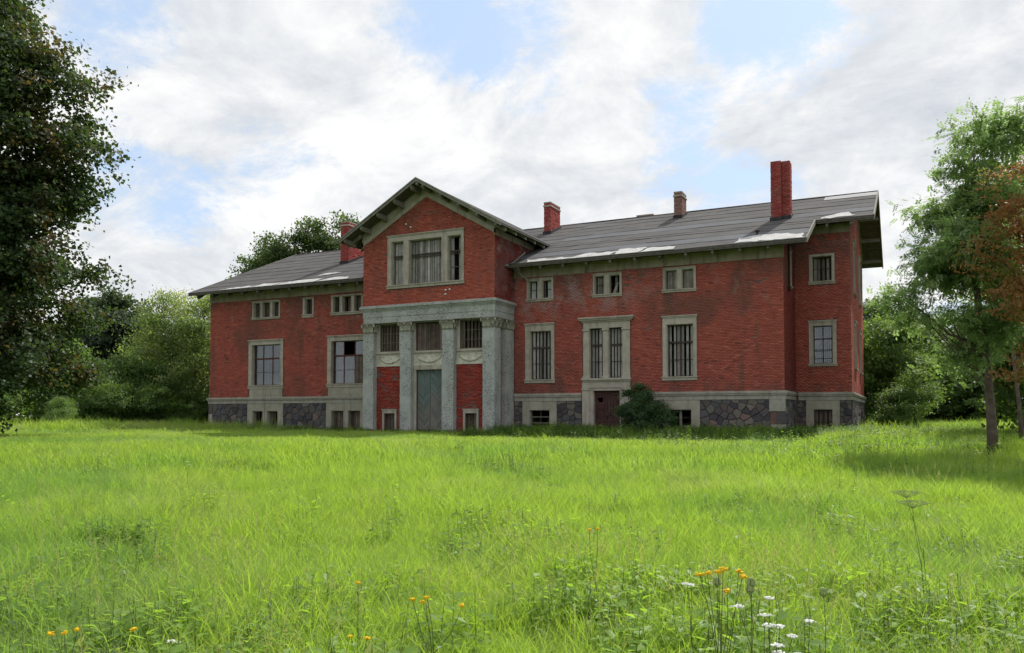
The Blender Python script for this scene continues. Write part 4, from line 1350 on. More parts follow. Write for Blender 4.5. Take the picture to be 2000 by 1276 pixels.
def strip(y0, y1, x0, x1, m, lift=0.0, name='felt_strip'):
    """one course of roofing felt with a wavering lower edge and a thin lapped lip"""
    n = max(2, int((x1 - x0) / .5))
    V, Fc = [], []
    ph = random.uniform(0, 9)
    for i in range(n + 1):
        x = x0 + (x1 - x0) * i / n
        wv = .018 * math.sin(x * 2.1 + ph) + .012 * math.sin(x * 5.3 + ph)
        if y0 <= E0 + .01: wv = .03 * math.sin(x * 1.3) + random.uniform(-.015, .015)
        s_ = .006 * math.sin(x * .9 + ph)
        za, zb = roofz(y0 + wv) + .008 + lift + s_, roofz(y1) + .004 + lift + s_
        V += [(x, y0 + wv, za - .02), (x, y0 + wv, za - .006), (x, y1 + .05, zb)]
    for i in range(n):
        a = i * 3
        Fc += [(a, a + 3, a + 4, a + 1), (a + 1, a + 4, a + 5, a + 2)]
    o = np_mesh(name, V, Fc, m); o.parent = roof
    return o


def strips_between(x0, x1, ya, yb, pieces):
    y = ya; i = 0
    while y < yb - .1:
        y1 = min(y + 1.15, yb)
        cuts = sorted([x0] + [x0 + (x1 - x0) * (j + random.uniform(.25, .75)) / pieces for j in range(pieces - 1)] + [x1])
        for j in range(len(cuts) - 1):
            if cuts[j + 1] - cuts[j] > .3:
                mm = M['felt']
                if i == 1 and x0 > -21: mm = M['felt_blue']
                
                strip(y, y1, cuts[j], cuts[j + 1], mm)
        y = y1; i += 1


strips_between(RX0, -29.4, E0, RYC, 2)
strips_between(-29.4, -18.8, 43.6, RYC, 2)
strips_between(-18.8 - 1.0, RXW, E0, E1, 3)
strips_between(-18.8, RX1, E1, RYC, 3)
strip(RYC - .25, RYC + .05, RX0, RX1, M['felt'], .02, 'ridge_strip')
mb = MB(); slab(mb, [(RX0, RYC, RZ + .02), (RX1, RYC, RZ + .02), (RX1, 58.1, roofz(58.1) + .02), (RX0, 58.1, roofz(58.1) + .02)], .04)
o = mb.build('felt_strip', M['felt']); o.parent = roof
strip(49.45, 50.65, -4.3, RX1, M['felt_pale'], .012)


def torn(pts, m=None):
    """patch where the felt has peeled and the pale lining shows, with a ragged edge"""
    P_ = []
    n = len(pts)
    for i in range(n):
        a, b = Vector((*pts[i], 0)), Vector((*pts[(i + 1) % n], 0))
        k = max(1, int((b - a).length / .25))
        for j in range(k):
            q = a.lerp(b, j / k)
            jx, jy = (0, 0) if q.y < 40.03 else (random.uniform(-.1, .1), random.uniform(-.16, .13))
            P_.append((q.x + jx, max(q.y + jy, 39.985)))
    V = [(x, y, roofz(y) + .035) for x, y in P_]
    mb = MB(); mb.prism(V[::-1] if False else V, Vector((0, 0, -.02)))
    o = mb.build('torn_felt', m or M['torn']); o.parent = roof


torn([(-18.6, 39.99), (-16.4, 39.99), (-16.0, 40.35), (-18.9, 40.6)])
torn([(-16.3, 39.99), (-13.9, 39.99), (-13.7, 40.7), (-15.6, 40.9), (-15.9, 40.3)])
torn([(-13.6, 40.0), (-12.4, 40.0), (-12.1, 40.95), (-13.65, 41.1)])
torn([(-12.3, 39.99), (-10.5, 39.99), (-10.7, 40.75), (-12.0, 40.85)])
torn([(-7.6, 40.1), (-4.35, 40.0), (-4.5, 40.9), (-5.8, 41.35), (-7.0, 41.45), (-7.4, 41.1)])
torn([(-4.0, 43.97), (-2.4, 44.1), (-2.7, 45.0), (-3.3, 45.05), (-3.75, 44.5)])
torn([(-41.2, 39.99), (-38.6, 39.99), (-38.3, 40.5), (-40.4, 40.3)])
torn([(-38.5, 39.99), (-36.6, 40.0), (-36.2, 40.6), (-37.9, 40.7)])
torn([(-36.4, 39.99), (-33.2, 39.99), (-32.9, 40.7), (-34.8, 40.75), (-36.0, 40.5)])
torn([(-33.0, 39.99), (-30.7, 40.0), (-30.9, 40.55), (-32.4, 40.7)])
torn([(-34.2, 41.6), (-33.8, 41.75), (-33.0, 41.8), (-32.6, 42.1), (-33.4, 42.15), (-34.1, 42.1)])
# fascia, rafters
mb = MB()
mb.box(RX0, RXW, E0 + .02, E0 + .05, roofz(E0) - .20, roofz(E0) - .02)
o = mb.build('fascia_board', M['soffit']); o.parent = roof
mb = MB()
mb.box(RXW, RX1, E1 + .02, E1 + .05, roofz(E1) - .20, roofz(E1) - .02)
o = mb.build('fascia_board', M['soffit']); o.parent = roof
mb = MB()
mb.prism([(RXW - .03, E0, roofz(E0) - .22), (RXW - .03, E0, roofz(E0) + .03), (RXW - .03, E1, roofz(E1) + .03), (RXW - .03, E1, roofz(E1) - .22)], (.06, 0, 0))
o = mb.build('bargeboard', M['bargeboard']); o.parent = roof
mb = MB()
mb.prism([(RX1 - .03, E1, roofz(E1) - .22), (RX1 - .03, E1, roofz(E1) + .03), (RX1 - .03, RYC, RZ + .03), (RX1 - .03, RYC, RZ - .22)], (.06, 0, 0))
o = mb.build('bargeboard', M['bargeboard']); o.parent = roof
mb = MB()
mb.prism([(RX1 - .03, RYC, RZ - .22), (RX1 - .03, RYC, RZ + .03), (RX1 - .03, 58.1, roofz(58.1) + .03), (RX1 - .03, 58.1, roofz(58.1) - .22)], (.06, 0, 0))
o = mb.build('bargeboard', M['bargeboard']); o.parent = roof
mb = MB()
mb.prism([(RX0, E0, roofz(E0) - .2), (RX0, E0, roofz(E0) + .03), (RX0, RYC, RZ + .03), (RX0, RYC, RZ - .2)], (.05, 0, 0))
o = mb.build('bargeboard', M['bargeboard']); o.parent = roof


def rafter(x, ya, yb):
    mb = MB()
    za, zb = roofz(ya) - .12, roofz(yb) - .12
    mb.prism([(x - .06, ya + .1, za - .02), (x - .06, ya + .1, za - .20), (x - .06, ya + .22, za - .30), (x - .06, yb, zb - .22), (x - .06, yb, zb)], (.12, 0, 0))
    o = mb.build('rafter_end', M['rafter']); o.parent = roof


x = -43.2
while x < -29.3: rafter(x, E0, 41.1); x += 1.32
x = -19.2
while x < -4.9: rafter(x, E0, 41.1); x += 1.32
for x in (-3.7, -2.55): rafter(x, E1, 45.1)
# purlin ends under the right gable overhang
for y in (44.7, 46.6, 48.7, 50.8, 52.9, 55.0, 57.2):
    mb = MB(); mb.box(XE - .1, RX1 - .06, y - .07, y + .07, roofz(y) - .34, roofz(y) - .13)
    o = mb.build('purlin_end', M['bargeboard']); o.parent = roof
# soffit boards under the gable overhang, individually slipped
for i in range(26):
    y = 44.25 + i * .52
    if y > 57.7: break
    mb = MB(); dz_ = random.uniform(0, .02)
    mb.prism([(XE + .03, y, roofz(y) - .135 - dz_), (RX1 - .05, y, roofz(y) - .135 - dz_), (RX1 - .05, y + .49, roofz(y + .49) - .135 - dz_), (XE + .03, y + .49, roofz(y + .49) - .135 - dz_)], (0, 0, -.02))
    o = mb.build('soffit_board', M['soffit']); o.parent = roof

# portico roof
PA, PF = 14.03, 37.5
pz = lambda x: PA - PSL * abs(x - PC)
PRX0, PRX1 = PC - 5.2, PC + 5.2
proof = kid(empty('portico_roof', (0, 0, 0))); proof.matrix_parent_inverse = HINV
for sg in (-1, 1):
    xe = PC + sg * 5.2
    yb = RYC - (RZ - pz(xe)) / SL + .4
    mb = MB()
    slab(mb, [(xe, PF, pz(xe) - .03), (PC, PF, PA - .03), (PC, RYC, PA - .03), (xe, yb, pz(xe) - .03)], .08)
    o = mb.build('deck_boards', M['soffit']); o.parent = proof
    for i in range(6):
        xa = xe + (PC - xe) * i / 6; xb = xe + (PC - xe) * (i + 1.05) / 6 if i < 5 else PC
        ya = lambda x_: RYC - (RZ - pz(x_)) / SL + .5
        mb = MB(); mb.prism([(xa, PF - .02, pz(xa) + .012), (xb, PF - .02, pz(xb)), (xb, min(ya(xb), RYC), pz(xb)), (xa, min(ya(xa), RYC), pz(xa) + .012)], (0, 0, -.022))
        o = mb.build('felt_strip', M['felt']); o.parent = proof
    mb = MB()
    a_, b_ = (xe, pz(xe)), (PC, PA)
    P3 = lambda x_, z_, y_: (x_, y_, z_)
    mb.prism([P3(xe, pz(xe) - .17, PF - .03), P3(PC, PA - .17, PF - .03), P3(PC, PA + .0, PF - .03), P3(xe, pz(xe), PF - .03)], (0, .04, 0))
    mb.prism([P3(xe, pz(xe) - .03, PF - .07), P3(PC, PA - .03, PF - .07), P3(PC, PA + .05, PF - .07), P3(xe, pz(xe) + .05, PF - .07)], (0, .08, 0))
    o = mb.build('bargeboard', M['bargeboard']); o.parent = proof
    # shaped purlin brackets under the overhang
    for i in range(5 if sg > 0 else 5):
        x_ = xe - sg * (.35 + i * 1.12)
        if abs(x_ - PC) < .3: continue
        mb = MB()
        zt = pz(x_) - .12
        mb.prism([(x_ - .07, PF + .06, zt), (x_ - .07, PF + .06, zt - .16), (x_ - .07, PF + .22, zt - .26), (x_ - .07, PF + .6, zt - .26), (x_ - .07, 38.58, zt - .34), (x_ - .07, 38.58, zt)], (.14, 0, 0))
        o = mb.build('bracket', M['bargeboard']); o.parent = proof
mb = MB(); mb.prism([(PC - .08, PF + .05, PA - .14), (PC - .08, PF + .05, PA - .34), (PC - .08, 38.58, PA - .48), (PC - .08, 38.58, PA - .14)], (.16, 0, 0))
o = mb.build('bracket', M['bargeboard']); o.parent = proof
# rafter ends along the portico eaves
for sg in (-1, 1):
    xe = PC + sg * 5.2
    for i in range(5):
        y = 38.2 + i * 1.25
        mb = MB()
        xi = xe - sg * 1.0
        mb.prism([(xe - sg * .08, y, pz(xe) - .13), (xe - sg * .08, y, pz(xe) - .30), (xi, y, pz(xi) - .36), (xi, y, pz(xi) - .13)], (0, .12, 0))
        o = mb.build('rafter_end', M['bargeboard']); o.parent = proof


# ---- chimneys
def chimney(x0, x1, y0, y1, ztop, label, cap=True, m='brick_chimney', flash=True):
    zb = min(roofz(y0), roofz(y1)) - .5
    mb = MB(); mb.box(x0, x1, y0, y1, zb, ztop - .02)
    o = kid(mb.build('chimney', M['mortar_pale' if m == 'brick_chimney' else 'mortar'], label=label))
    for pl, a, b in ((Plane('x', y0, -1), x0, x1), (Plane('y', x1, 1), y0, y1), (Plane('y', x0, -1), y0, y1)):
        bricks(pl, a, b, zb, ztop, [], M[m], o, proud=.012, rough=.004)
    if cap:
        c = MB(); c.box(x0 - .05, x1 + .05, y0 - .05, y1 + .05, ztop - .26, ztop - .17); c.box(x0 - .02, x1 + .02, y0 - .02, y1 + .02, ztop - .02, ztop + .05)
        co = c.build('cap', M['belt']); co.parent = o
    if flash:
        f = MB()
        f.prism([(x0 - .06, y0 - .06, roofz(y0) - .05), (x0 - .06, y0 - .06, roofz(y0) + .16), (x0 - .06, y1 + .06, roofz(y1) + .16), (x0 - .06, y1 + .06, roofz(y1) - .05)], (x1 - x0 + .12, 0, 0))
        fo = f.build('flashing', M['flashing']); fo.parent = o
    return o


chimney(-35.04, -34.40, 45.0, 46.7, 14.3, 'crimson brick chimney left of the portico gable')
chimney(-21.15, -20.70, 48.1, 49.7, 14.8, 'red chimney just right of the portico roof')
chimney(-12.80, -12.33, 48.8, 49.9, 14.65, 'slim chimney with greyed top in the middle of the right roof', m='brick_sooty')
c3 = chimney(-16.25, -15.15, 52.3, 53.0, 14.35, 'low grey chimney stub showing over the ridge', flash=False, m='brick_sooty')
chimney(-6.54, -6.03, 44.9, 45.5, 14.60, 'left shaft of the tall twin chimney', cap=False)
chimney(-6.04, -5.60, 45.12, 45.9, 14.60, 'right shaft of the tall twin chimney', cap=False)

# ---- loose bits on the house
mb = MB(); mb.tube([(-6.75, 41.7, roofz(41.7) - .05), (-6.75, 41.7, roofz(41.7) + .16)], .07, 8); mb.box(-6.86, -6.64, 41.6, 41.8, roofz(41.7) + .16, roofz(41.7) + .20)
kid(mb.build('roof_vent', M['iron']))
mb = MB()
mb.tube([(-19.75, 40.1, 9.25), (-19.05, 40.7, 10.05)], .035, 5)
mb.box(-20.05, -19.72, 39.8, 40.0, 9.22, 9.32)
kid(mb.build('broken_gutter', M['bargeboard']))
mb = MB(); mb.prism([(-19.62, 40.3, 9.15), (-19.55, 40.3, 9.2), (-18.72, 40.7, 8.45), (-18.78, 40.7, 8.40)], (0, .05, 0))
kid(mb.build('fallen_batten', M['bargeboard']))
mb = MB(); mb.tube([(XR + .08, 43.2, 10.2), (XR + .1, 42.6, 9.9), (XR + .1, 42.3, 9.6), (XR + .1, 42.3, 7.2)], .055, 8)
kid(mb.build('drainpipe', M['iron'], smooth=True))
mb = MB()
mb.tube([(-41.45, 40.98, 5.15), (-41.4, 40.8, 5.12), (-41.2, 40.7, 4.98), (-41.1, 40.72, 4.75)], .02, 6)
mb.tube([(-41.2, 40.98, 4.9), (-41.1, 40.72, 4.9), (-40.95, 40.7, 5.0)], .016, 6)
kid(mb.build('iron_hook', M['iron']))
for s_, z_ in ((-25.45, 11.85), (-25.15, 11.65), (-22.85, 7.95), (-22.87, 7.72), (-22.6, 7.97)):
    mb = MB(); mb.tube([(s_, 38.60, z_), (s_, 38.52, z_)], .05, 7); kid(mb.build('insulator', M['white']))

# ------------------------------------------------------------------ trees
def leaf_arrays(C_, N_, size, shape, jitter=.35, droop=.3):
    """C_ (n,3) centres; N_ (n,3) rough facing; returns verts, quads"""
    n = len(C_)
    a = rng.normal(size=(n, 3)); a[:, 2] -= droop
    a /= np.linalg.norm(a, axis=1, keepdims=True)
    nn = N_ + rng.normal(size=(n, 3)) * jitter
    b = np.cross(nn, a); b /= np.linalg.norm(b, axis=1, keepdims=True) + 1e-9
    up = np.cross(a, b)
    L = size * rng.uniform(.65, 1.25, (n, 1)); W_ = L * shape
    fold = up * (L * .12)
    V = np.stack([C_ - a * L * .5, C_ + b * W_ * .5 - fold, C_ + a * L * .5, C_ - b * W_ * .5 - fold], 1)
    return V.reshape(-1, 3), np.arange(n * 4).reshape(n, 4)


def crown_points(lobes, n_tw, shell=2.6, zmin=None, tpb=14, br=.55):
    nb = max(8, n_tw // tpb)
    P0, d0 = crown_shell(lobes, nb, shell)
    k = rng.integers(0, nb, n_tw)
    off = rng.normal(size=(n_tw, 3)) * br * np.array([1, 1, .55])
    return P0[k] + off, d0[k] + off * .6


def crown_shell(lobes, n_tw, shell=2.6):
    ws = np.array([l[3] * l[4] * l[5] for l in lobes]) ** .72
    ids = rng.choice(len(lobes), n_tw, p=ws / ws.sum())
    L = np.array([l[:6] for l in lobes])[ids]
    d = rng.normal(size=(n_tw, 3)); d /= np.linalg.norm(d, axis=1, keepdims=True)
    rr = rng.random((n_tw, 1)) ** (1 / shell)
    # lumpy outline
    bump = 1 + .16 * np.sin(d[:, :1] * 5 + ids[:, None]) * np.cos(d[:, 2:3] * 6 + d[:, 1:2] * 4)
    P_ = L[:, :3] + d * L[:, 3:6] * rr * bump
    return P_, d


def make_tree(name, label, pos, lobes, trunk, leaf, bark, n_tw, per, spread, size, shape=.6, group=None, limbs=True, pinnate=False, cat='tree', shell=2.6, flat=.6, nbr=26, tpb=14, br=.55):
    x, y = pos
    root = empty(name, (x, y, float(gz(x, y))))
    tag(root, label, cat, group)
    P_, d = crown_points(lobes, n_tw, shell, None, tpb, br)
    # leaves
    if pinnate:
        n = n_tw * per
        base = np.repeat(P_, per, 0) + rng.normal(size=(n, 3)) * spread * np.array([1, 1, flat])
        ax = rng.normal(size=(n, 3)) + np.repeat(d, per, 0) * .8; ax[:, 2] -= .35
        ax /= np.linalg.norm(ax, axis=1, keepdims=True)
        sd = np.cross(ax, np.array([0, 0, 1.0])); sd /= np.linalg.norm(sd, axis=1, keepdims=True) + 1e-9
        up = np.cross(sd, ax)
        K = 9; Vs = []
        ln = rng.uniform(.20, .32, (n, 1))
        for k_ in range(K):
            if k_ == K - 1: o_ = 1.0; dirn = ax; 
            else:
                o_ = .2 + .7 * (k_ // 2) / 4; dirn = sd * (1 if k_ % 2 else -1) * .85 + ax * .5
            c0 = base + ax * ln * o_
            lf = size * rng.uniform(.8, 1.2, (n, 1))
            tip = c0 + dirn * lf + np.array([0, 0, -.012])
            wdir = np.cross(dirn, up); wdir /= np.linalg.norm(wdir, axis=1, keepdims=True) + 1e-9
            mid_ = (c0 + tip) / 2
            Vs.append(np.stack([c0, mid_ + wdir * lf * shape * .5, tip, mid_ - wdir * lf * shape * .5], 1))
        V = np.stack(Vs, 1).reshape(-1, 3)
        F_ = np.arange(len(V)).reshape(-1, 4)
        rn = np.repeat(np.clip(np.repeat(rng.random(n_tw), per) * .6 + rng.random(n) * .4, 0, 1), K)
    else:
        n = n_tw * per
        base = np.repeat(P_, per, 0) + rng.normal(size=(n, 3)) * spread * np.array([1, 1, flat])
        N_ = np.repeat(d, per, 0) * .5 + np.array([0, 0, .8])
        V, F_ = leaf_arrays(base, N_, size, shape)
        rn = np.clip(np.repeat(rng.random(n_tw), per) * .55 + rng.random(n) * .45, 0, 1)
    cr = np_mesh('crown', V, F_, leaf, attrs={'rnd': ('FACE', rn)})
    cr.parent = root
    cr['kind'] = 'stuff'
    # trunk and limbs
    mb = MB()
    pts = [Vector(p[:3]) for p in trunk]; rad = [p[3] for p in trunk]
    mb.tube(pts, rad, 10)
    for a in range(5):      # root flare
        an = a * 1.257 + .3
        mb.tube([pts[0] + Vector((math.cos(an) * rad[0] * 1.3, math.sin(an) * rad[0] * 1.3, -.15)), pts[0] + Vector((math.cos(an) * rad[0] * .6, math.sin(an) * rad[0] * .6, rad[0] * 1.6))], [rad[0] * .4, rad[0] * .3], 6)
    o = mb.build('trunk', bark, smooth=True); o.parent = root
    if limbs:
        H0 = trunk[0][2]; top = trunk[-1][2]

        def trunk_at(z):
            for a, b, ra, rb in zip(pts, pts[1:], rad, rad[1:]):
                if z <= b.z:
                    k = max(0, (z - a.z) / max(.01, b.z - a.z)); return a.lerp(b, k), ra + (rb - ra) * k
            return pts[-1], rad[-1]
        br = MB()
        tg = [Vector(l[:3]) for l in lobes] + [Vector(P_[i]) for i in rng.choice(n_tw, min(nbr, n_tw), replace=False)]
        for qi, q in enumerate(tg):
            hor = math.hypot(q.x - pts[0].x, q.y - pts[0].y)
            z0 = min(max(q.z - hor * random.uniform(.35, 1.1), H0 + (top - H0) * .22), top * .95)
            s_, r_ = trunk_at(z0)
            m1 = s_.lerp(q, .35) + Vector((random.uniform(-.15, .15) * hor, random.uniform(-.15, .15) * hor, -.04 * hor))
            m2 = s_.lerp(q, .7) + Vector((random.uniform(-.1, .1) * hor, random.uniform(-.1, .1) * hor, .04 * hor))
            r0 = min(r_ * .5, .022 * (q - s_).length + .008) * (1 if qi < len(lobes) else .45)
            br.tube([s_, m1, m2, q], [r0, r0 * .7, r0 * .42, r0 * .15], 6)
            for _ in range(3):
                e = m2.lerp(q, .3) + Vector((random.uniform(-.5, .5), random.uniform(-.5, .5), random.uniform(-.3, .4))) * min(1.0, hor * .35)
                br.tube([m1.lerp(m2, random.random()), e], [r0 * .35, r0 * .1], 4)
        o = br.build('branches', bark, smooth=True); o.parent = root
    return root


def copy_tree(src, pos, s, rz, label, name=None, group=None):
    c = src.copy(); COL.objects.link(c)
    c.location = (pos[0], pos[1], float(gz(*pos)) - .05)
    c.scale = s if isinstance(s, tuple) else (s, s, s)
    c.rotation_euler = (0, 0, rz)
    if name: c.name = name
    c['label'] = label
    if group: c['group'] = group
    for ch in list(src.children):
        d = ch.copy(); COL.objects.link(d); d.parent = c
    return c


# big maple filling the left edge
maple = make_tree('maple_tree', 'huge dark maple with bronze-tinged leaves filling the left edge of the picture', (-35.1, 19.6),
          [(-.3, 0, 8.5, 3.9, 4.2, 4.6), (.3, .2, 3.6, 3.6, 4.0, 2.6), (1.9, 1.2, 5.9, 2.5, 2.5, 1.9), (1.6, 1.0, 11.6, 2.4, 2.6, 2.4), (-.5, 0, 14.5, 2.6, 2.6, 3.0),
           (2.2, 1.2, 8.7, 1.9, 2.0, 1.4), (.6, .2, 2.2, 2.0, 2.4, 1.3), (-1, -2.5, 6, 3, 3, 3.5), (.2, -1.2, 1.9, 3.2, 3.2, 1.2)],
          [(0, 0, 0, .48), (.1, .05, 2.5, .40), (.0, .1, 6, .32), (-.2, 0, 10, .2), (-.3, 0, 15, .06)],
          M['leaf_maple'], M['bark'], 5400, 36, .24, .145, .85, nbr=50, flat=.5, tpb=15, br=.42)

maple.scale = (1.27, 1.27, 1.27)

# young ash, right foreground
make_tree('ash_tree', 'slender green ash standing in the grass right of the house, bare lower trunk', (1.97, 25.44),
          [(-.65, -.2, 5.6, .95, 1.0, 1.2), (-.5, 0, 7.3, .85, .9, 1.1), (0.05, 0, 8.7, .8, .9, .6), (-1.3, -.4, 3.95, .8, .7, .38), (-.7, .3, 2.75, .8, .9, .32),
           (.25, .2, 4.6, .6, .8, 1.1), (.1, 0, 6.6, .7, .8, 1.2), (-2.1, -.5, 4.45, .4, .5, .2), (-1.45, -.3, 5.6, .35, .5, .3), (.6, .2, 9.2, .35, .4, .22), (-.2, .2, 3.4, .8, .8, .5), (-1.2, 0, 7.0, .3, .4, .25)],
          [(0, 0, 0, .155), (-.03, 0, 1.2, .12), (-.10, .02, 2.6, .10), (-.28, 0, 4.3, .085), (-.42, 0, 6.2, .055), (-.3, 0, 8.6, .02)],
          M['leaf_ash'], M['bark_ash'], 1050, 9, .17, .105, .38, pinnate=True, nbr=34, shell=2.2, tpb=11, br=.28)
# copper-brown tree at the right edge
make_tree('copper_tree', 'rust-brown leaved tree leaning in at the right edge of the picture', (3.18, 23.1),
          [(-.35, 0, 6.6, 1.25, 1.2, .9), (-.65, -.3, 5.4, 1.2, 1.3, 1.0), (.6, 0, 5.6, 1.6, 1.6, 2.0), (-.75, -.3, 4.2, 1.1, 1.2, .7), (.7, 0, 7.4, 1.1, 1.1, .8), (.3, 0, 3.1, 1.2, 1.2, .7), (-.2, -.2, 2.4, .9, .9, .35)],
          [(0, 0, 0, .15), (-.1, 0, 1.5, .12), (-.15, 0, 3.5, .09), (0, 0, 5.5, .06), (.2, 0, 7.4, .02)],
          M['leaf_copper'], M['bark_ash'], 1050, 22, .15, .105, .5, nbr=30, flat=.4, tpb=10, br=.26)

# oak behind the left wing
make_tree('oak_tree', 'broad oak rising behind the left wing roof', (-53.2, 59.3),
          [(-5.8, 0, 12.0, 1.9, 1.9, 1.2), (-2.5, 0, 13.6, 2.6, 2.5, 1.9), (0, 0, 16.2, 2.7, 2.7, 2.3), (3.4, 1, 17.2, 2.2, 2.2, 2.5), (3.6, .8, 13.5, 2.8, 2.8, 1.9), (-4.8, -.6, 11.8, 2.4, 2.2, 1.1), (-3.0, 0, 15.4, 1.3, 1.3, 1.0),
           (0, 0, 12.2, 4.0, 3.5, 2.2), (5.6, 1.4, 18.6, 1.2, 1.2, 1.0), (5.6, 1.2, 15.5, 2.2, 2, 2), (0, 0, 8, 5, 4, 3)],
          [(0, 0, 0, .6), (0, 0, 4, .5), (.4, 0, 9, .38), (1.0, 0, 13, .25), (1.8, 0, 17, .08)],
          M['leaf_oak'], M['bark'], 1300, 34, .36, .27, .7, nbr=30, shell=2.6, tpb=11, br=.62)

# loose light-green willow-like tree beside the left end
wil = make_tree('crack_willow', 'loose pale green tree with crooked limbs beside the left end of the house', (-50.1, 45.6),
                [(0, 0, 7.6, 3.4, 3.2, 2.4), (-1.8, -1, 5.0, 3.0, 3.0, 1.9), (2.0, .8, 6.3, 3.0, 3.0, 2.6), (.4, -.6, 3.2, 3.6, 3.2, 1.5), (1.9, .5, 9.6, 1.7, 1.7, 1.0), (-2.9, -1.2, 7.6, 1.5, 1.5, 1.2), (-1.2, -.3, 9.6, 1.5, 1.5, 1.0), (2.6, 1, 2.6, 2.2, 2.2, 1.5)],
                [(0, 0, 0, .36), (.3, 0, 1.6, .30), (.2, .2, 3.2, .24), (1.0, .4, 5.5, .16), (1.3, .4, 8.8, .04)],
                M['leaf_willow'], M['bark'], 1500, 36, .34, .21, .42, nbr=50, flat=.7, shell=2.6, tpb=13, br=.55)

# dark broadleaf used for the far trees
dk = make_tree('broadleaf_tree', 'tall dark tree left of the pale willow, behind the meadow', (-68.6, 53.3),
               [(0, 0, 9.2, 3.6, 3.4, 3.2), (-2.4, 0, 7.0, 2.8, 2.8, 2.4), (2.4, 0, 7.8, 2.8, 2.8, 2.6), (0, 0, 4.0, 4.2, 4.0, 2.4), (1.2, 0, 11.8, 1.8, 1.8, 1.2), (-1.8, 0, 10.6, 1.6, 1.6, 1.4), (0, 0, 1.8, 4.2, 3.8, 1.5)],
               [(0, 0, 0, .4), (0, 0, 4, .3), (.2, 0, 8, .2), (.3, 0, 12, .05)],
               M['leaf_dark'], M['bark'], 900, 34, .42, .34, .8, nbr=16, tpb=12, br=.6, group='dark trees behind the meadow on the left')
lime = make_tree('lime_tree', 'fresh green tree tight behind the right gable end', (-1.3, 59.5),
                 [(0, 0, 6.0, 2.3, 2.2, 1.7), (-.8, 0, 3.8, 2.2, 2.0, 1.5), (1.4, -.5, 4.2, 2.0, 2.0, 1.6), (0.2, -.6, 1.9, 2.6, 2.4, 1.1), (.6, 0, 7.2, 1.3, 1.3, .7)],
                 [(0, 0, 0, .16), (.1, 0, 2, .13), (0, 0, 5, .08), (0, 0, 7, .03)],
                 M['leaf_lime'], M['bark'], 760, 34, .27, .21, .6, nbr=24, tpb=11, br=.42)
G1 = 'dark trees behind the meadow on the left'
for (p, s, rz, lb) in (((-75.2, 54.6), (.95, .95, .8), 1.2, 'dark tree mostly hidden by the maple'), ((-70.4, 61.5), (1.15, 1.15, .72), 2.4, 'dark round-topped tree between tall dark tree and willow'),
                       ((-84, 47), (1.3, 1.3, .8), .5, 'dark tree glimpsed low behind the maple trunk'), ((-63.5, 64), (1.1, 1.1, .62), 3.3, 'dark tree directly behind the pale willow'),
                       ((-95, 60), (1.6, 1.6, .95), 4.1, 'farthest dark tree behind the maple')):
    copy_tree(dk, p, s, rz, lb, group=G1)
# bushes at the left
bush = make_tree('bush', 'bright green rounded bush in front of the dark trees at the left', (-50.1, 37.9),
                 [(0, 0, 1.6, 1.9, 1.7, 1.1), (1.0, .4, 2.3, 1.2, 1.2, .9), (-1.2, 0, 1.1, 1.4, 1.2, .9), (.2, .2, 3.0, .8, .8, .6)],
                 [(0, 0, 0, .07), (.05, 0, .8, .05), (.1, 0, 2, .03)], M['leaf_bush'], M['bark'], 420, 32, .2, .15, .5, nbr=16, cat='bush', tpb=10, br=.3)
GB = 'bushes along the left edge of the meadow'
bush['group'] = GB
for (p, s, rz, lb) in (((-51.8, 41.2), 1.6, 1.0, 'taller bush below the pale willow'), ((-48.0, 33.6), .62, 2.0, 'low bush at the foot of the maple shade'), ((-54.5, 38.5), 1.9, 4.0, 'bush half hidden behind the bright rounded bush'),
                       ((-48.9, 41.6), .95, 5.2, 'small bush nearest the left corner of the house'), ((-62, 36), 1.6, 1.0, 'bush glimpsed low under the maple boughs'), ((-66, 44), 2.0, 2.0, 'wide bush at the foot of the tall dark tree'), ((-59, 49), 1.8, 3.5, 'bush behind the pale willow trunk'), ((-70, 35), 2.0, 4.5, 'farthest bush under the maple boughs'), ((-56, 33), 1.5, 3.0, 'bush in the gap beside the maple foliage'), ((-47.0, 44.2), .8, .7, 'bush against the left end wall')):
    copy_tree(bush, p, s, rz, lb, group=GB)
# right side
GR = 'trees beyond the meadow on the right'
copy_tree(dk, (-3.4, 88), (1.0, 1.0, .98), 1.0, 'dark treetop showing just right of the gable overhang', group=GR)
for (p, s, rz, lb) in (((-1.0, 101), (1.5, 1.5, .80), .4, 'dark tree in the wood right of the gable'), ((3.8, 107), (1.6, 1.6, .85), 2.0, 'dark tree in the wood behind the small round tree'),
                       ((9.5, 104), (1.6, 1.6, .82), 3.1, 'dark tree in the wood left of the ash trunk'), ((15, 99), (1.6, 1.6, .9), 4.2, 'dark tree in the wood right of the ash trunk'),
                       ((23, 96), (1.7, 1.7, .9), 5.2, 'dark tree of the wood at the far right edge'), ((6.5, 88), (1.1, 1.1, .62), 5.9, 'lower dark tree in front of the wood')):
    copy_tree(dk, p, s, rz, lb, group=GR)
for (p, s, rz, lb) in (((2.6, 85), (1.5, 1.5, 1.3), 1.5, 'green tree between the gable and the ash'), ((6.5, 82), (1.4, 1.4, 1.15), 3.6, 'green tree seen behind the ash trunk'),
                       ((12.5, 84), (1.6, 1.6, 1.25), 2.6, 'green tree under the rust-brown crown'), ((-1.6, 66), (1.2, 1.2, 1.15), 4.6, 'green tree behind the one at the gable corner')):
    copy_tree(lime, p, s, rz, lb, group=GR)
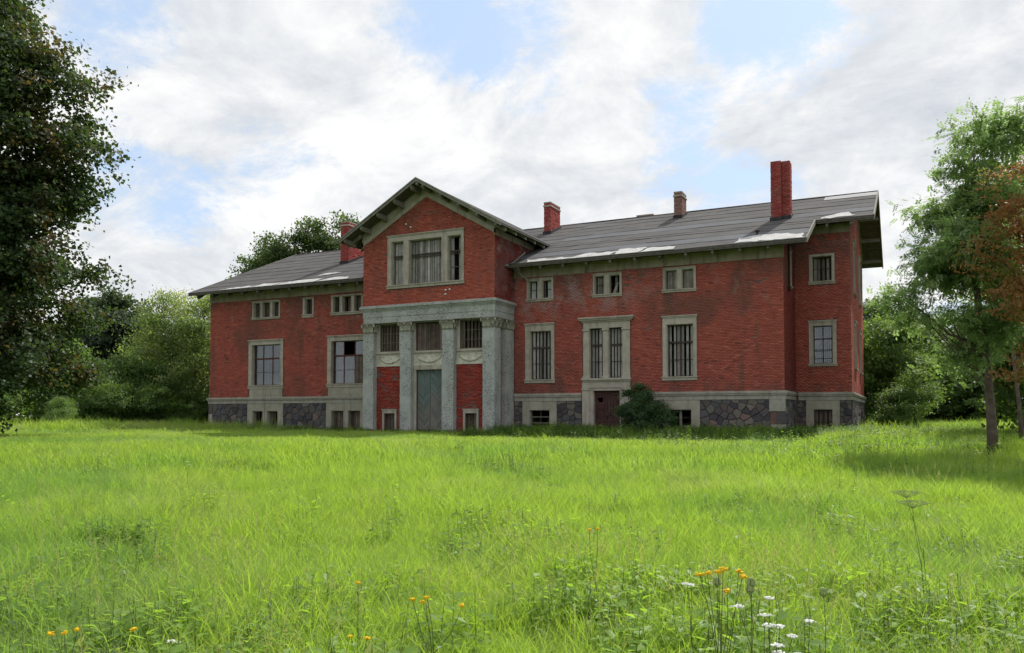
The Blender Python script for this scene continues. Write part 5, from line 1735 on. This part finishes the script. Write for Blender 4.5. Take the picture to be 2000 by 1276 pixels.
make_tree('apple_tree', 'small round-headed tree alone in the sunny strip right of the house', (.16, 53.5),
          [(0, 0, 2.5, 1.25, 1.2, .75), (-.7, 0, 2.1, .9, .9, .5), (.8, 0, 2.1, .9, .9, .5), (.1, 0, 3.2, .7, .7, .4)],
          [(0, 0, 0, .09), (.08, 0, .7, .075), (-.05, 0, 1.6, .06), (0, 0, 2.8, .02)], M['leaf_lime'], M['bark'], 260, 26, .2, .13, .5, nbr=12, tpb=10, br=.25)
copy_tree(bush, (-.75, 53.0), (.8, .8, .8), .9, 'bush growing against the right gable end')
copy_tree(bush, (8.2, 44), .8, 2.9, 'bright bush at the right edge behind the ash')
copy_tree(bush, (4.6, 37.5), (.5, .5, .45), 3.9, 'small sunlit sapling bush beside the ash trunk')

make_tree('ash_sapling', 'thin grey second trunk just behind the ash, forking low to the right', (3.3, 31.9),
          [(-.6, 0, 6.6, 1.2, 1.2, 1.2), (1.6, 0, 4.2, 1.3, 1.2, 1.0), (1.2, 0, 6.4, 1.5, 1.4, 1.4), (.2, 0, 8.0, 1.0, 1.0, .9)],
          [(0, 0, 0, .075), (-.05, 0, 1.4, .065), (-.2, 0, 3.2, .05), (-.2, 0, 6, .03), (0, 0, 8, .015)],
          M['leaf_copper'], M['bark_ash'], 420, 22, .2, .12, .5, nbr=14, flat=.4, tpb=12, br=.34)

copy_tree(lime, (6.8, 43.0), 1.75, 2.2, 'large green tree reaching in at the right edge behind the ash')

# shrub beside the brown door
make_tree('elder_shrub', 'dark green elder shrub hiding the right half of the brown door', (-12.15, 39.6),
          [(0, 0, 1.1, 1.0, .6, .9), (-.55, 0, 1.45, .6, .5, .55), (-.05, 0, 2.05, .5, .4, .5), (.65, 0, 1.3, .6, .5, .6), (.2, 0, .5, 1.25, .7, .5), (-.8, .1, 2.1, .5, .25, .14), (1.15, -.1, .8, .4, .4, .35), (-.1, 0, 2.45, .25, .25, .25)],
          [(0, 0, 0, .05), (.0, 0, .6, .04), (.0, 0, 1.8, .015)], M['leaf_elder'], M['bark'], 700, 30, .12, .12, .5, nbr=18, cat='shrub', tpb=7, br=.13)


# ------------------------------------------------------------------ grass and weeds
SRC = bpy.data.collections.new('scatter_sources')    # never linked to the scene


def blades(n, rad, h0, h1, wd, lean, bend, m, extra=None):
    V, F_, rn, tp = [], [], [], []
    for i in range(n):
        a = random.uniform(0, 6.283); q = rad * math.sqrt(random.random())
        bx_, by_ = q * math.cos(a), q * math.sin(a)
        h_ = random.uniform(h0, h1); dr_ = random.uniform(0, 6.283); le = random.uniform(0, lean); be = random.uniform(.2, 1) * bend
        dx, dy = math.cos(dr_), math.sin(dr_); fc = random.uniform(0, 3.14); wx, wy = math.cos(fc), math.sin(fc)
        w0 = wd * random.uniform(.6, 1.3); k0 = len(V); r_ = random.random()
        for s_, ww in ((0, .8), (.4, 1), (.75, .7), (1, 0)):
            o_ = (le * s_ + be * s_ * s_ * s_) * h_
            z = h_ * s_ * (1 - .25 * be * s_ * s_)
            cx_, cy_ = bx_ + dx * o_, by_ + dy * o_
            if ww: V += [(cx_ - wx * w0 * ww / 2, cy_ - wy * w0 * ww / 2, z - .03), (cx_ + wx * w0 * ww / 2, cy_ + wy * w0 * ww / 2, z - .03)]; tp += [s_, s_]
            else: V.append((cx_, cy_, z - .03)); tp.append(1)
        F_ += [(k0, k0 + 1, k0 + 3, k0 + 2), (k0 + 2, k0 + 3, k0 + 5, k0 + 4), (k0 + 4, k0 + 5, k0 + 6)]
        rn += [r_] * 3
    return V, F_, rn, tp


def src_obj(name, V, F_, rn, tp, mats, mi=None):
    me = bpy.data.meshes.new(name)
    me.from_pydata(V, [], F_); me.update()
    a = me.attributes.new('rnd', 'FLOAT', 'FACE'); a.data.foreach_set('value', rn)
    b = me.attributes.new('tip', 'FLOAT', 'POINT'); b.data.foreach_set('value', tp)
    for m_ in mats: me.materials.append(m_)
    if mi: me.polygons.foreach_set('material_index', mi)
    return bpy.data.objects.new(name, me)


def leafy(n_st, rad, h0, h1, leaf_n, leaf_l, leaf_w, mats, lean=.15, top_only=False):
    """stems with opposite broad leaves"""
    V, F_, rn, tp, mi = [], [], [], [], []
    for i in range(n_st):
        a = random.uniform(0, 6.283); q = rad * math.sqrt(random.random())
        bx_, by_ = q * math.cos(a), q * math.sin(a); h_ = random.uniform(h0, h1)
        lx, ly = random.uniform(-lean, lean) * h_, random.uniform(-lean, lean) * h_
        k0 = len(V); t_ = .0025 + .0015 * h_
        for s_ in (0, 1):
            for q_ in range(3):
                an = q_ * 2.094
                V.append((bx_ + lx * s_ + math.cos(an) * t_ * (1 - .6 * s_), by_ + ly * s_ + math.sin(an) * t_ * (1 - .6 * s_), h_ * s_ - .02)); tp.append(s_)
        for q_ in range(3):
            F_.append((k0 + q_, k0 + (q_ + 1) % 3, k0 + 3 + (q_ + 1) % 3, k0 + 3 + q_)); rn.append(.3); mi.append(1)
        for j in range(leaf_n):
            s_ = (.12 if not top_only else .5) + (.88 if not top_only else .5) * j / leaf_n
            an = j * 2.4 + random.uniform(-.3, .3); el = random.uniform(-.35, .45)
            L_ = leaf_l * random.uniform(.7, 1.2) * (1.15 - .5 * s_)
            d_ = Vector((math.cos(an) * math.cos(el), math.sin(an) * math.cos(el), math.sin(el)))
            w_ = Vector((-math.sin(an), math.cos(an), random.uniform(-.3, .3))) * L_ * leaf_w
            b_ = Vector((bx_ + lx * s_, by_ + ly * s_, h_ * s_)); k0 = len(V)
            V += [tuple(b_), tuple(b_ + d_ * L_ * .5 + w_ * .5), tuple(b_ + d_ * L_ + Vector((0, 0, -.12 * L_))), tuple(b_ + d_ * L_ * .5 - w_ * .5)]
            tp += [s_, s_, s_, s_]
            F_.append((k0, k0 + 1, k0 + 2, k0 + 3)); rn.append(random.random()); mi.append(0)
    return src_obj('plant', V, F_, rn, tp, mats, mi)


def seedheads(n, rad, h0, h1, m):
    V, F_, rn, tp = [], [], [], []
    for i in range(n):
        a = random.uniform(0, 6.283); q = rad * math.sqrt(random.random())
        bx_, by_ = q * math.cos(a), q * math.sin(a); h_ = random.uniform(h0, h1)
        lx, ly = random.uniform(-.2, .2) * h_, random.uniform(-.2, .2) * h_
        k0 = len(V)
        V += [(bx_ - .0015, by_, 0), (bx_ + .0015, by_, 0), (bx_ + lx + .001, by_ + ly, h_), (bx_ + lx - .001, by_ + ly, h_)]; tp += [0, 0, 1, 1]
        F_.append((k0, k0 + 1, k0 + 2, k0 + 3)); rn.append(random.random())
        for j in range(9):
            an = j * 2.4; z = h_ * (.84 + .017 * j); L_ = .017 * (1 - j / 13)
            k0 = len(V); s_ = z / h_
            c_ = (bx_ + lx * s_, by_ + ly * s_, z)
            V += [c_, (c_[0] + math.cos(an) * L_, c_[1] + math.sin(an) * L_, z + .010), (c_[0] + math.cos(an) * L_ * .7, c_[1] + math.sin(an) * L_ * .7, z + .020)]
            tp += [1, 1, 1]; F_.append((k0, k0 + 1, k0 + 2)); rn.append(random.random())
    return V, F_, rn, tp


def scatter(name, label, pts, srcs, rot, scl, idx):
    col = bpy.data.collections.new(name + '_source')
    for i, s_ in enumerate(srcs):
        s_.name = f'{name}_{i:02d}'
        col.objects.link(s_)
    me = bpy.data.meshes.new(name)
    me.vertices.add(len(pts)); me.vertices.foreach_set('co', pts.astype(np.float32).ravel())
    a = me.attributes.new('rot', 'FLOAT_VECTOR', 'POINT'); a.data.foreach_set('vector', rot.astype(np.float32).ravel())
    a = me.attributes.new('scl', 'FLOAT_VECTOR', 'POINT'); a.data.foreach_set('vector', scl.astype(np.float32).ravel())
    a = me.attributes.new('idx', 'INT', 'POINT'); a.data.foreach_set('value', idx.astype(np.int32))
    o = bpy.data.objects.new(name, me); COL.objects.link(o)
    tag(o, label, kind='stuff')
    g = bpy.data.node_groups.new(name, 'GeometryNodeTree')
    g.interface.new_socket('Geometry', in_out='INPUT', socket_type='NodeSocketGeometry')
    g.interface.new_socket('Geometry', in_out='OUTPUT', socket_type='NodeSocketGeometry')
    gi = g.nodes.new('NodeGroupInput'); go = g.nodes.new('NodeGroupOutput')
    ip = g.nodes.new('GeometryNodeInstanceOnPoints')
    ci = g.nodes.new('GeometryNodeCollectionInfo'); ci.inputs[0].default_value = col
    ci.inputs['Separate Children'].default_value = True; ci.inputs['Reset Children'].default_value = True
    ip.inputs['Pick Instance'].default_value = True
    for nm, ty, sk in (('rot', 'FLOAT_VECTOR', 'Rotation'), ('scl', 'FLOAT_VECTOR', 'Scale'), ('idx', 'INT', 'Instance Index')):
        na_ = g.nodes.new('GeometryNodeInputNamedAttribute'); na_.data_type = ty; na_.inputs[0].default_value = nm
        src_s = [s_ for s_ in na_.outputs if s_.enabled][0]
        g.links.new(src_s, ip.inputs[sk])
    g.links.new(gi.outputs[0], ip.inputs['Points']); g.links.new(ci.outputs[0], ip.inputs['Instance']); g.links.new(ip.outputs[0], go.inputs[0])
    md = o.modifiers.new('scatter', 'NODES'); md.node_group = g
    return o


TH = R(26)


def wedge(n, r0, r1, a0=-35.5, a1=35.5):
    """random spots in the field of grass, uniform by area; angles are measured from the view axis of the site plan"""
    r = np.sqrt(rng.random(n) * (r1 * r1 - r0 * r0) + r0 * r0)
    a = np.radians(rng.uniform(a0, a1, n)) - TH + 0.0
    # direction: angle 0 looks along (-sin26, cos26)
    x = r * np.sin(a); y = r * np.cos(a)
    return x, y


def outside_house(x, y, m=0.0):
    ins = ((x > XL - m) & (x < XR + m) & (y > FY - m)) | ((x > PX0 - m) & (x < PX1 + m) & (y > PY - m)) | ((x > XR - 1) & (x < XE + m) & (y > BY - m))
    ins &= y < BACK + m
    hid = (x > XL) & (x < XE) & (y > 46)
    return ~(ins | hid)


def vnoise(x, y, s, seed=0.0):
    return (np.sin(x * s + 1.7 + seed) * np.cos(y * s * 1.13 + .5 - seed) + .6 * np.sin(x * s * 2.3 + y * s * 1.9 + seed * 2) + .4 * np.cos(x * s * 4.7 - y * s * 3.9 + seed)) / 2.0


# meadow grass
gsrc = []
for k_ in range(4): V, F_, rn, tp = blades(62, .20, .20, .46, .0062, .4, .55, None); gsrc.append(src_obj('g', V, F_, rn, tp, [M['grass']]))
for k_ in range(3): V, F_, rn, tp = blades(52, .22, .16, .40, .0045, .7, 1.0, None); gsrc.append(src_obj('g', V, F_, rn, tp, [M['grass_fine']]))
for k_ in range(2): V, F_, rn, tp = blades(42, .40, .30, .50, .014, .35, .45, None); gsrc.append(src_obj('g', V, F_, rn, tp, [M['grass']]))      # coarse, far
for k_ in range(2): V, F_, rn, tp = blades(42, .45, .22, .42, .012, .6, .8, None); gsrc.append(src_obj('g', V, F_, rn, tp, [M['grass_fine']]))
for k_ in range(2): V, F_, rn, tp = seedheads(7, .25, .40, .62, None); gsrc.append(src_obj('g', V, F_, rn, tp, [M['straw']]))
X, Y, ID, SC = [], [], [], []
for (n, r0, r1, a0, a1, ids, pr, s0, s1) in (
        (5200, 2.6, 8, -40, 40, [0, 1, 2, 3, 4, 5, 6, 11, 12], [.13, .13, .13, .13, .15, .15, .13, .012, .012], .75, 1.25),
        (9500, 8, 18, -37, 37, [0, 1, 2, 3, 4, 5, 6, 11, 12], [.16, .16, .16, .15, .11, .11, .11, .003, .003], .8, 1.25),
        (15000, 18, 46, -37, 37, [7, 8, 9, 10], [.36, .36, .13, .13], .8, 1.2),
        (6000, 46, 95, -37, 37, [7, 8, 9, 10], [.25, .25, .25, .25], 1.2, 2.0)):
    x, y = wedge(n, r0, r1, a0, a1)
    k = outside_house(x, y, .25)
    x, y = x[k], y[k]
    i = rng.choice(ids, len(x), p=np.array(pr) / sum(pr))
    # fine, yellowish grasses gather in drifts
    dr_ = vnoise(x, y, .45, 2.0)
    swap = (dr_ > .35) & (rng.random(len(x)) < .6)
    i = np.where(swap & (i < 4), 4 + i % 3, i)
    i = np.where(swap & ((i == 7) | (i == 8)), i + 2, i)
    X.append(x); Y.append(y); ID.append(i)
    SC.append(rng.uniform(s0, s1, len(x)) * (1 + .32 * vnoise(x, y, .8, 1.0)))
x = np.concatenate(X); y = np.concatenate(Y); i = np.concatenate(ID); s = np.concatenate(SC)
rr_ = np.hypot(x, y)
hs_ = np.where(x < -3, 1 - .68 * np.clip((rr_ - 24) / 9, 0, 1) * (rr_ < 52), 1.0)
pts = np.stack([x, y, gz(x, y)], 1)
rot = np.stack([rng.normal(0, .10, len(x)), rng.normal(0, .10, len(x)), rng.uniform(0, 6.28, len(x))], 1)
scatter('meadow_grass', 'long bright green meadow grass in front of the house', pts, gsrc, rot, np.stack([s, s, s * hs_ * rng.uniform(.85, 1.15, len(x))], 1), i)

# broad-leaved herbs, foreground drifts
hsrc = [leafy(4, .14, .18, .42, 11, .10, .55, [M['herb'], M['stem']]), leafy(4, .14, .22, .48, 14, .115, .5, [M['herb'], M['stem']]),
        leafy(5, .16, .12, .30, 9, .085, .7, [M['herb'], M['stem']]), leafy(4, .12, .25, .50, 16, .07, .30, [M['herb_grey'], M['stem']]),
        leafy(2, .08, .35, .60, 22, .075, .30, [M['herb'], M['stem']]), leafy(6, .2, .08, .2, 10, .06, .8, [M['herb_grey'], M['stem']])]
x, y = wedge(9000, 2.8, 14, -40, 40)
r = np.hypot(x, y)
dens = vnoise(x, y, .95, 4.0) + .35 * vnoise(x, y, 2.2, 1.0) + (8.5 - r) * .085
k = (dens > .25 + np.clip(r - 8, 0, 6) * .13) | (rng.random(len(x)) < .06)
x, y = x[k], y[k]
x2, y2 = wedge(3800, 14, 40, -37, 37)
a2 = np.arctan2(x2, y2)
k2 = (vnoise(x2, y2, .5, 7.0) + (x2 + 8) * .03 > .45) & outside_house(x2, y2, .3)
x2, y2 = x2[k2], y2[k2]
ih = rng.choice(6, len(x), p=[.24, .20, .22, .13, .02, .19]); ih2 = rng.choice([0, 2, 3, 5], len(x2))
x = np.concatenate([x, x2]); y = np.concatenate([y, y2]); i = np.concatenate([ih, ih2])
s = rng.uniform(.7, 1.25, len(x)); s[len(ih):] *= 1.35
rot = np.stack([rng.normal(0, .1, len(x)), rng.normal(0, .1, len(x)), rng.uniform(0, 6.28, len(x))], 1)
scatter('meadow_herbs', 'broad-leaved herbs growing through the foreground grass', np.stack([x, y, gz(x, y)], 1), hsrc, rot, np.stack([s, s, s], 1), i)

# nettles and weeds along the foot of the walls and under the trees at the right
nsrc = [leafy(7, .28, .30, .62, 14, .11, .55, [M['nettle'], M['stem']]), leafy(6, .28, .25, .50, 12, .13, .6, [M['nettle'], M['stem']]), leafy(9, .34, .15, .36, 9, .11, .7, [M['nettle'], M['stem']]),
        leafy(5, .25, .30, .66, 15, .10, .5, [M['herb'], M['stem']])]
P_ = []
def rowpts(x0, x1, yw, wmax, n):
    xx = rng.uniform(x0, x1, n); yy = yw - .12 - (rng.random(n) ** 1.5) * wmax
    return np.stack([xx, yy], 1)
P_.append(rowpts(-43.2, -28.5, 41.0, 1.0, 420)); P_.append(rowpts(-28.6, -19.7, 38.5, .9, 200)); P_.append(rowpts(-19.8, -5.3, 41.0, 2.4, 1250))
P_.append(rowpts(-5.4, -1.5, 45.0, 6.5, 900)); P_.append(rowpts(-10.5, -3.0, 40.9, 4.0, 700)); P_.append(np.stack([rng.uniform(-2.5, 5.5, 1500), rng.uniform(26, 50, 1500)], 1))
P_.append(rowpts(-19.5, -5, 39.5, 7.5, 900))
P_.append(np.stack([rng.uniform(-60, -44, 500), rng.uniform(30, 46, 500)], 1))
P_ = np.concatenate(P_)
k = outside_house(P_[:, 0], P_[:, 1], .1)
right = (P_[:, 0] > -2.5)
k &= ~(right & (vnoise(P_[:, 0], P_[:, 1], .6, 3) < -.15))
P_ = P_[k]
n = len(P_)
s = rng.uniform(.6, 1.15, n) * (1 + .3 * vnoise(P_[:, 0], P_[:, 1], 1.3, 5))
s = np.where((P_[:, 0] > -28.7) & (P_[:, 0] < -19.6), s * .55, s)
s = np.where(P_[:, 0] < -28.7, s * .62, s)
rot = np.stack([rng.normal(0, .12, n), rng.normal(0, .12, n), rng.uniform(0, 6.28, n)], 1)
scatter('nettle_bed', 'dark green nettles and weeds along the foot of the walls', np.stack([P_[:, 0], P_[:, 1], gz(P_[:, 0], P_[:, 1])], 1), nsrc, rot, np.stack([s, s, s], 1),
        rng.choice(4, n, p=[.3, .28, .3, .12]))


# ------------------------------------------------------------------ single flowering plants
def flower_plant(name, kind_, x, y, heads, label, group, stem=None):
    """heads: list of (dx, dy, height) relative to the foot"""
    root = empty(name, (x, y, float(gz(x, y))))
    tag(root, label, 'flower', group)
    mb = MB()
    hub = Vector((0, 0, min(h[2] for h in heads) * .62))
    mb.tube([(0, 0, -.03), hub * .5 + Vector((.02, .01, 0)), hub], [.0035, .003, .0025], 5)
    for h in heads:
        hv = Vector(h)
        mb.tube([hub * random.uniform(.6, 1), hub.lerp(hv, .55) + Vector((random.uniform(-.015, .015), random.uniform(-.015, .015), -.03)), hv], [.0022, .0018, .0015], 4)
    o = mb.build('stem', stem or M['stem']); o.parent = root
    for h in heads:
        hv = Vector(h); f = MB()
        if kind_ == 'yellow':
            for _ in range(11):
                a = random.uniform(0, 6.28); q = random.uniform(0, .021 if len(heads) > 5 else .014)
                c = hv + Vector((math.cos(a) * q, math.sin(a) * q, random.uniform(-.004, .006)))
                f.tube([c, c + Vector((0, 0, .008))], [.0055, .0065], 6)
            f.build('flower_head', M['yellow'], root)
        elif kind_ == 'white':
            for _ in range(26):
                a = random.uniform(0, 6.28); q = random.uniform(.5, 1.1) * .029 * math.sqrt(random.random())
                c = hv + Vector((math.cos(a) * q, math.sin(a) * q, -.10 * q + random.uniform(-.002, .003)))
                f.tube([c, c + Vector((0, 0, .004))], [.0055, .0045], 5)
            f.build('flower_head', M['white'], root)
        elif kind_ == 'closed':
            for _ in range(16):
                a = random.uniform(0, 6.28)
                f.tube([hv + Vector((0, 0, -.02)), hv + Vector((math.cos(a) * .018, math.sin(a) * .018, .005)), hv + Vector((math.cos(a) * .010, math.sin(a) * .010, .03))], [.002, .005, .004], 4)
            f.build('flower_head', M['umbel_green'], root)
        elif kind_ == 'umbel':
            for j in range(22):
                a = j * 2.4; q = .115 * math.sqrt(j / 22)
                c = hv + Vector((math.cos(a) * q, math.sin(a) * q, .05 - 1.2 * q * q))
                f.tube([hv, hv.lerp(c, .6) + Vector((0, 0, .005)), c], [.0018, .0015, .0012], 3)
                for _ in range(7):
                    b = random.uniform(0, 6.28); c2 = c + Vector((math.cos(b) * .016, math.sin(b) * .016, .004))
                    f.tube([c2, c2 + Vector((0, 0, .005))], [.005, .005], 4)
            f.build('flower_head', M['umbel_green'], root)
    # leaves
    L_ = MB()
    for j in range(9):
        a = j * 2.4; z = hub.z * (.15 + .085 * j); ln = .10 * (1.1 - j * .06)
        d_ = Vector((math.cos(a), math.sin(a), .25)); w_ = Vector((-math.sin(a), math.cos(a), 0)) * ln * .22
        b_ = Vector((0, 0, z))
        for q in (.35, .65, .95):
            c = b_ + d_ * ln * q
            L_.add([c - d_ * .018, c + w_, c + d_ * .02, c - w_], [(0, 1, 2, 3)])
    L_.build('leaves', M['herb'], root)
    return root


GY = 'yellow tansy plants in the foreground grass'
GW = 'white wild carrot plants in the foreground grass'
GC = 'closed green carrot heads in the foreground grass'
for kind_, x, y, heads, lb, g_ in (
        ('yellow', -0.78, 3.74, [(-0.083, -0.041, 0.886), (-0.054, -0.026, 0.893), (-0.008, -0.004, 0.896), (0.01, 0.005, 0.91), (0.073, 0.036, 0.9), (0.087, 0.043, 0.875), (0.025, 0.012, 0.812)], 'tall tansy with seven yellow heads above the white wild carrots', GY),
        ('yellow', -2.25, 3.69, [(-0.102, -0.05, 0.66), (-0.053, -0.026, 0.647), (-0.034, -0.017, 0.671), (0.133, 0.065, 0.628)], 'four-headed tansy in the middle of the foreground', GY),
        ('yellow', -2.91, 3.92, [(0.0, 0.0, 0.665)], 'lone yellow tansy head left of the four-headed one', GY),
        ('yellow', -2.54, 3.43, [(-0.035, -0.017, 0.511), (0.04, 0.02, 0.501)], 'low two-headed tansy near the bottom edge', GY),
        ('yellow', -3.69, 2.65, [(-0.072, -0.035, 0.618), (-0.011, -0.005, 0.623), (0.045, 0.022, 0.638), (0.288, 0.141, 0.638)], 'tansy in the bottom left corner of the meadow', GY),
        ('yellow', -2.09, 5.66, [(-0.034, -0.016, 0.791), (0.02, 0.01, 0.798)], 'farthest tansy, two small heads against plain grass', GY),
        ('white', -0.57, 3.73, [(0.0, 0.0, 0.81), (-0.122, -0.059, 0.774), (-0.018, -0.009, 0.736)], 'tallest wild carrot with three white umbels', GW),
        ('white', -0.53, 3.64, [(-0.03, -0.014, 0.717), (0.016, 0.008, 0.71), (0.065, 0.032, 0.669)], 'wild carrot with two umbels side by side and one lower', GW),
        ('white', -0.44, 4.13, [(-0.004, -0.002, 0.647)], 'single white umbel right of the wild carrot clump', GW),
        ('white', -0.5, 3.43, [(0.004, 0.002, 0.683), (0.013, 0.006, 0.654), (0.087, 0.043, 0.645)], 'lowest wild carrot, its umbels at the bottom edge', GW),
        ('white', -1.12, 4.57, [(-0.018, -0.009, 0.68), (0.003, 0.001, 0.675)], 'small white umbels just left of the seven-headed tansy', GW),
        ('white', -3.89, 3.56, [(-0.083, -0.04, 0.339), (-0.05, -0.024, 0.333)], 'two small white umbels low at the left', GW),
        ('closed', -0.68, 3.9, [(0.006, 0.003, 0.828), (0.0, 0.0, 0.8)], 'pair of closed heads between tansy and white umbels', GC),
        ('closed', -0.84, 3.93, [(0.002, 0.001, 0.812)], 'closed head just under the seven-headed tansy', GC),
        ('closed', -0.4, 4.37, [(-0.005, -0.002, 0.739)], 'closed head standing right of the wild carrots', GC),
        ('umbel', 0.05, 6.81, [(-0.051, -0.025, 1.017)], 'tall hogweed stalk with a flat green umbel, nearer of the pair', 'tall green umbels at the right'),
        ('umbel', 0.07, 7.38, [(-0.115, -0.056, 1.046)], 'slightly taller pale umbel just behind the nearer hogweed', 'tall green umbels at the right'),
        ('white', -11.51, 10.52, [(-0.016, -0.008, 0.703), (0.016, 0.008, 0.648)], 'lone white flower far out in the left of the meadow', None)):
    flower_plant({'yellow': 'tansy_plant', 'white': 'wild_carrot', 'closed': 'carrot_seedhead', 'umbel': 'hogweed_plant'}[kind_], kind_, x, y, heads, lb, g_,
                 None)
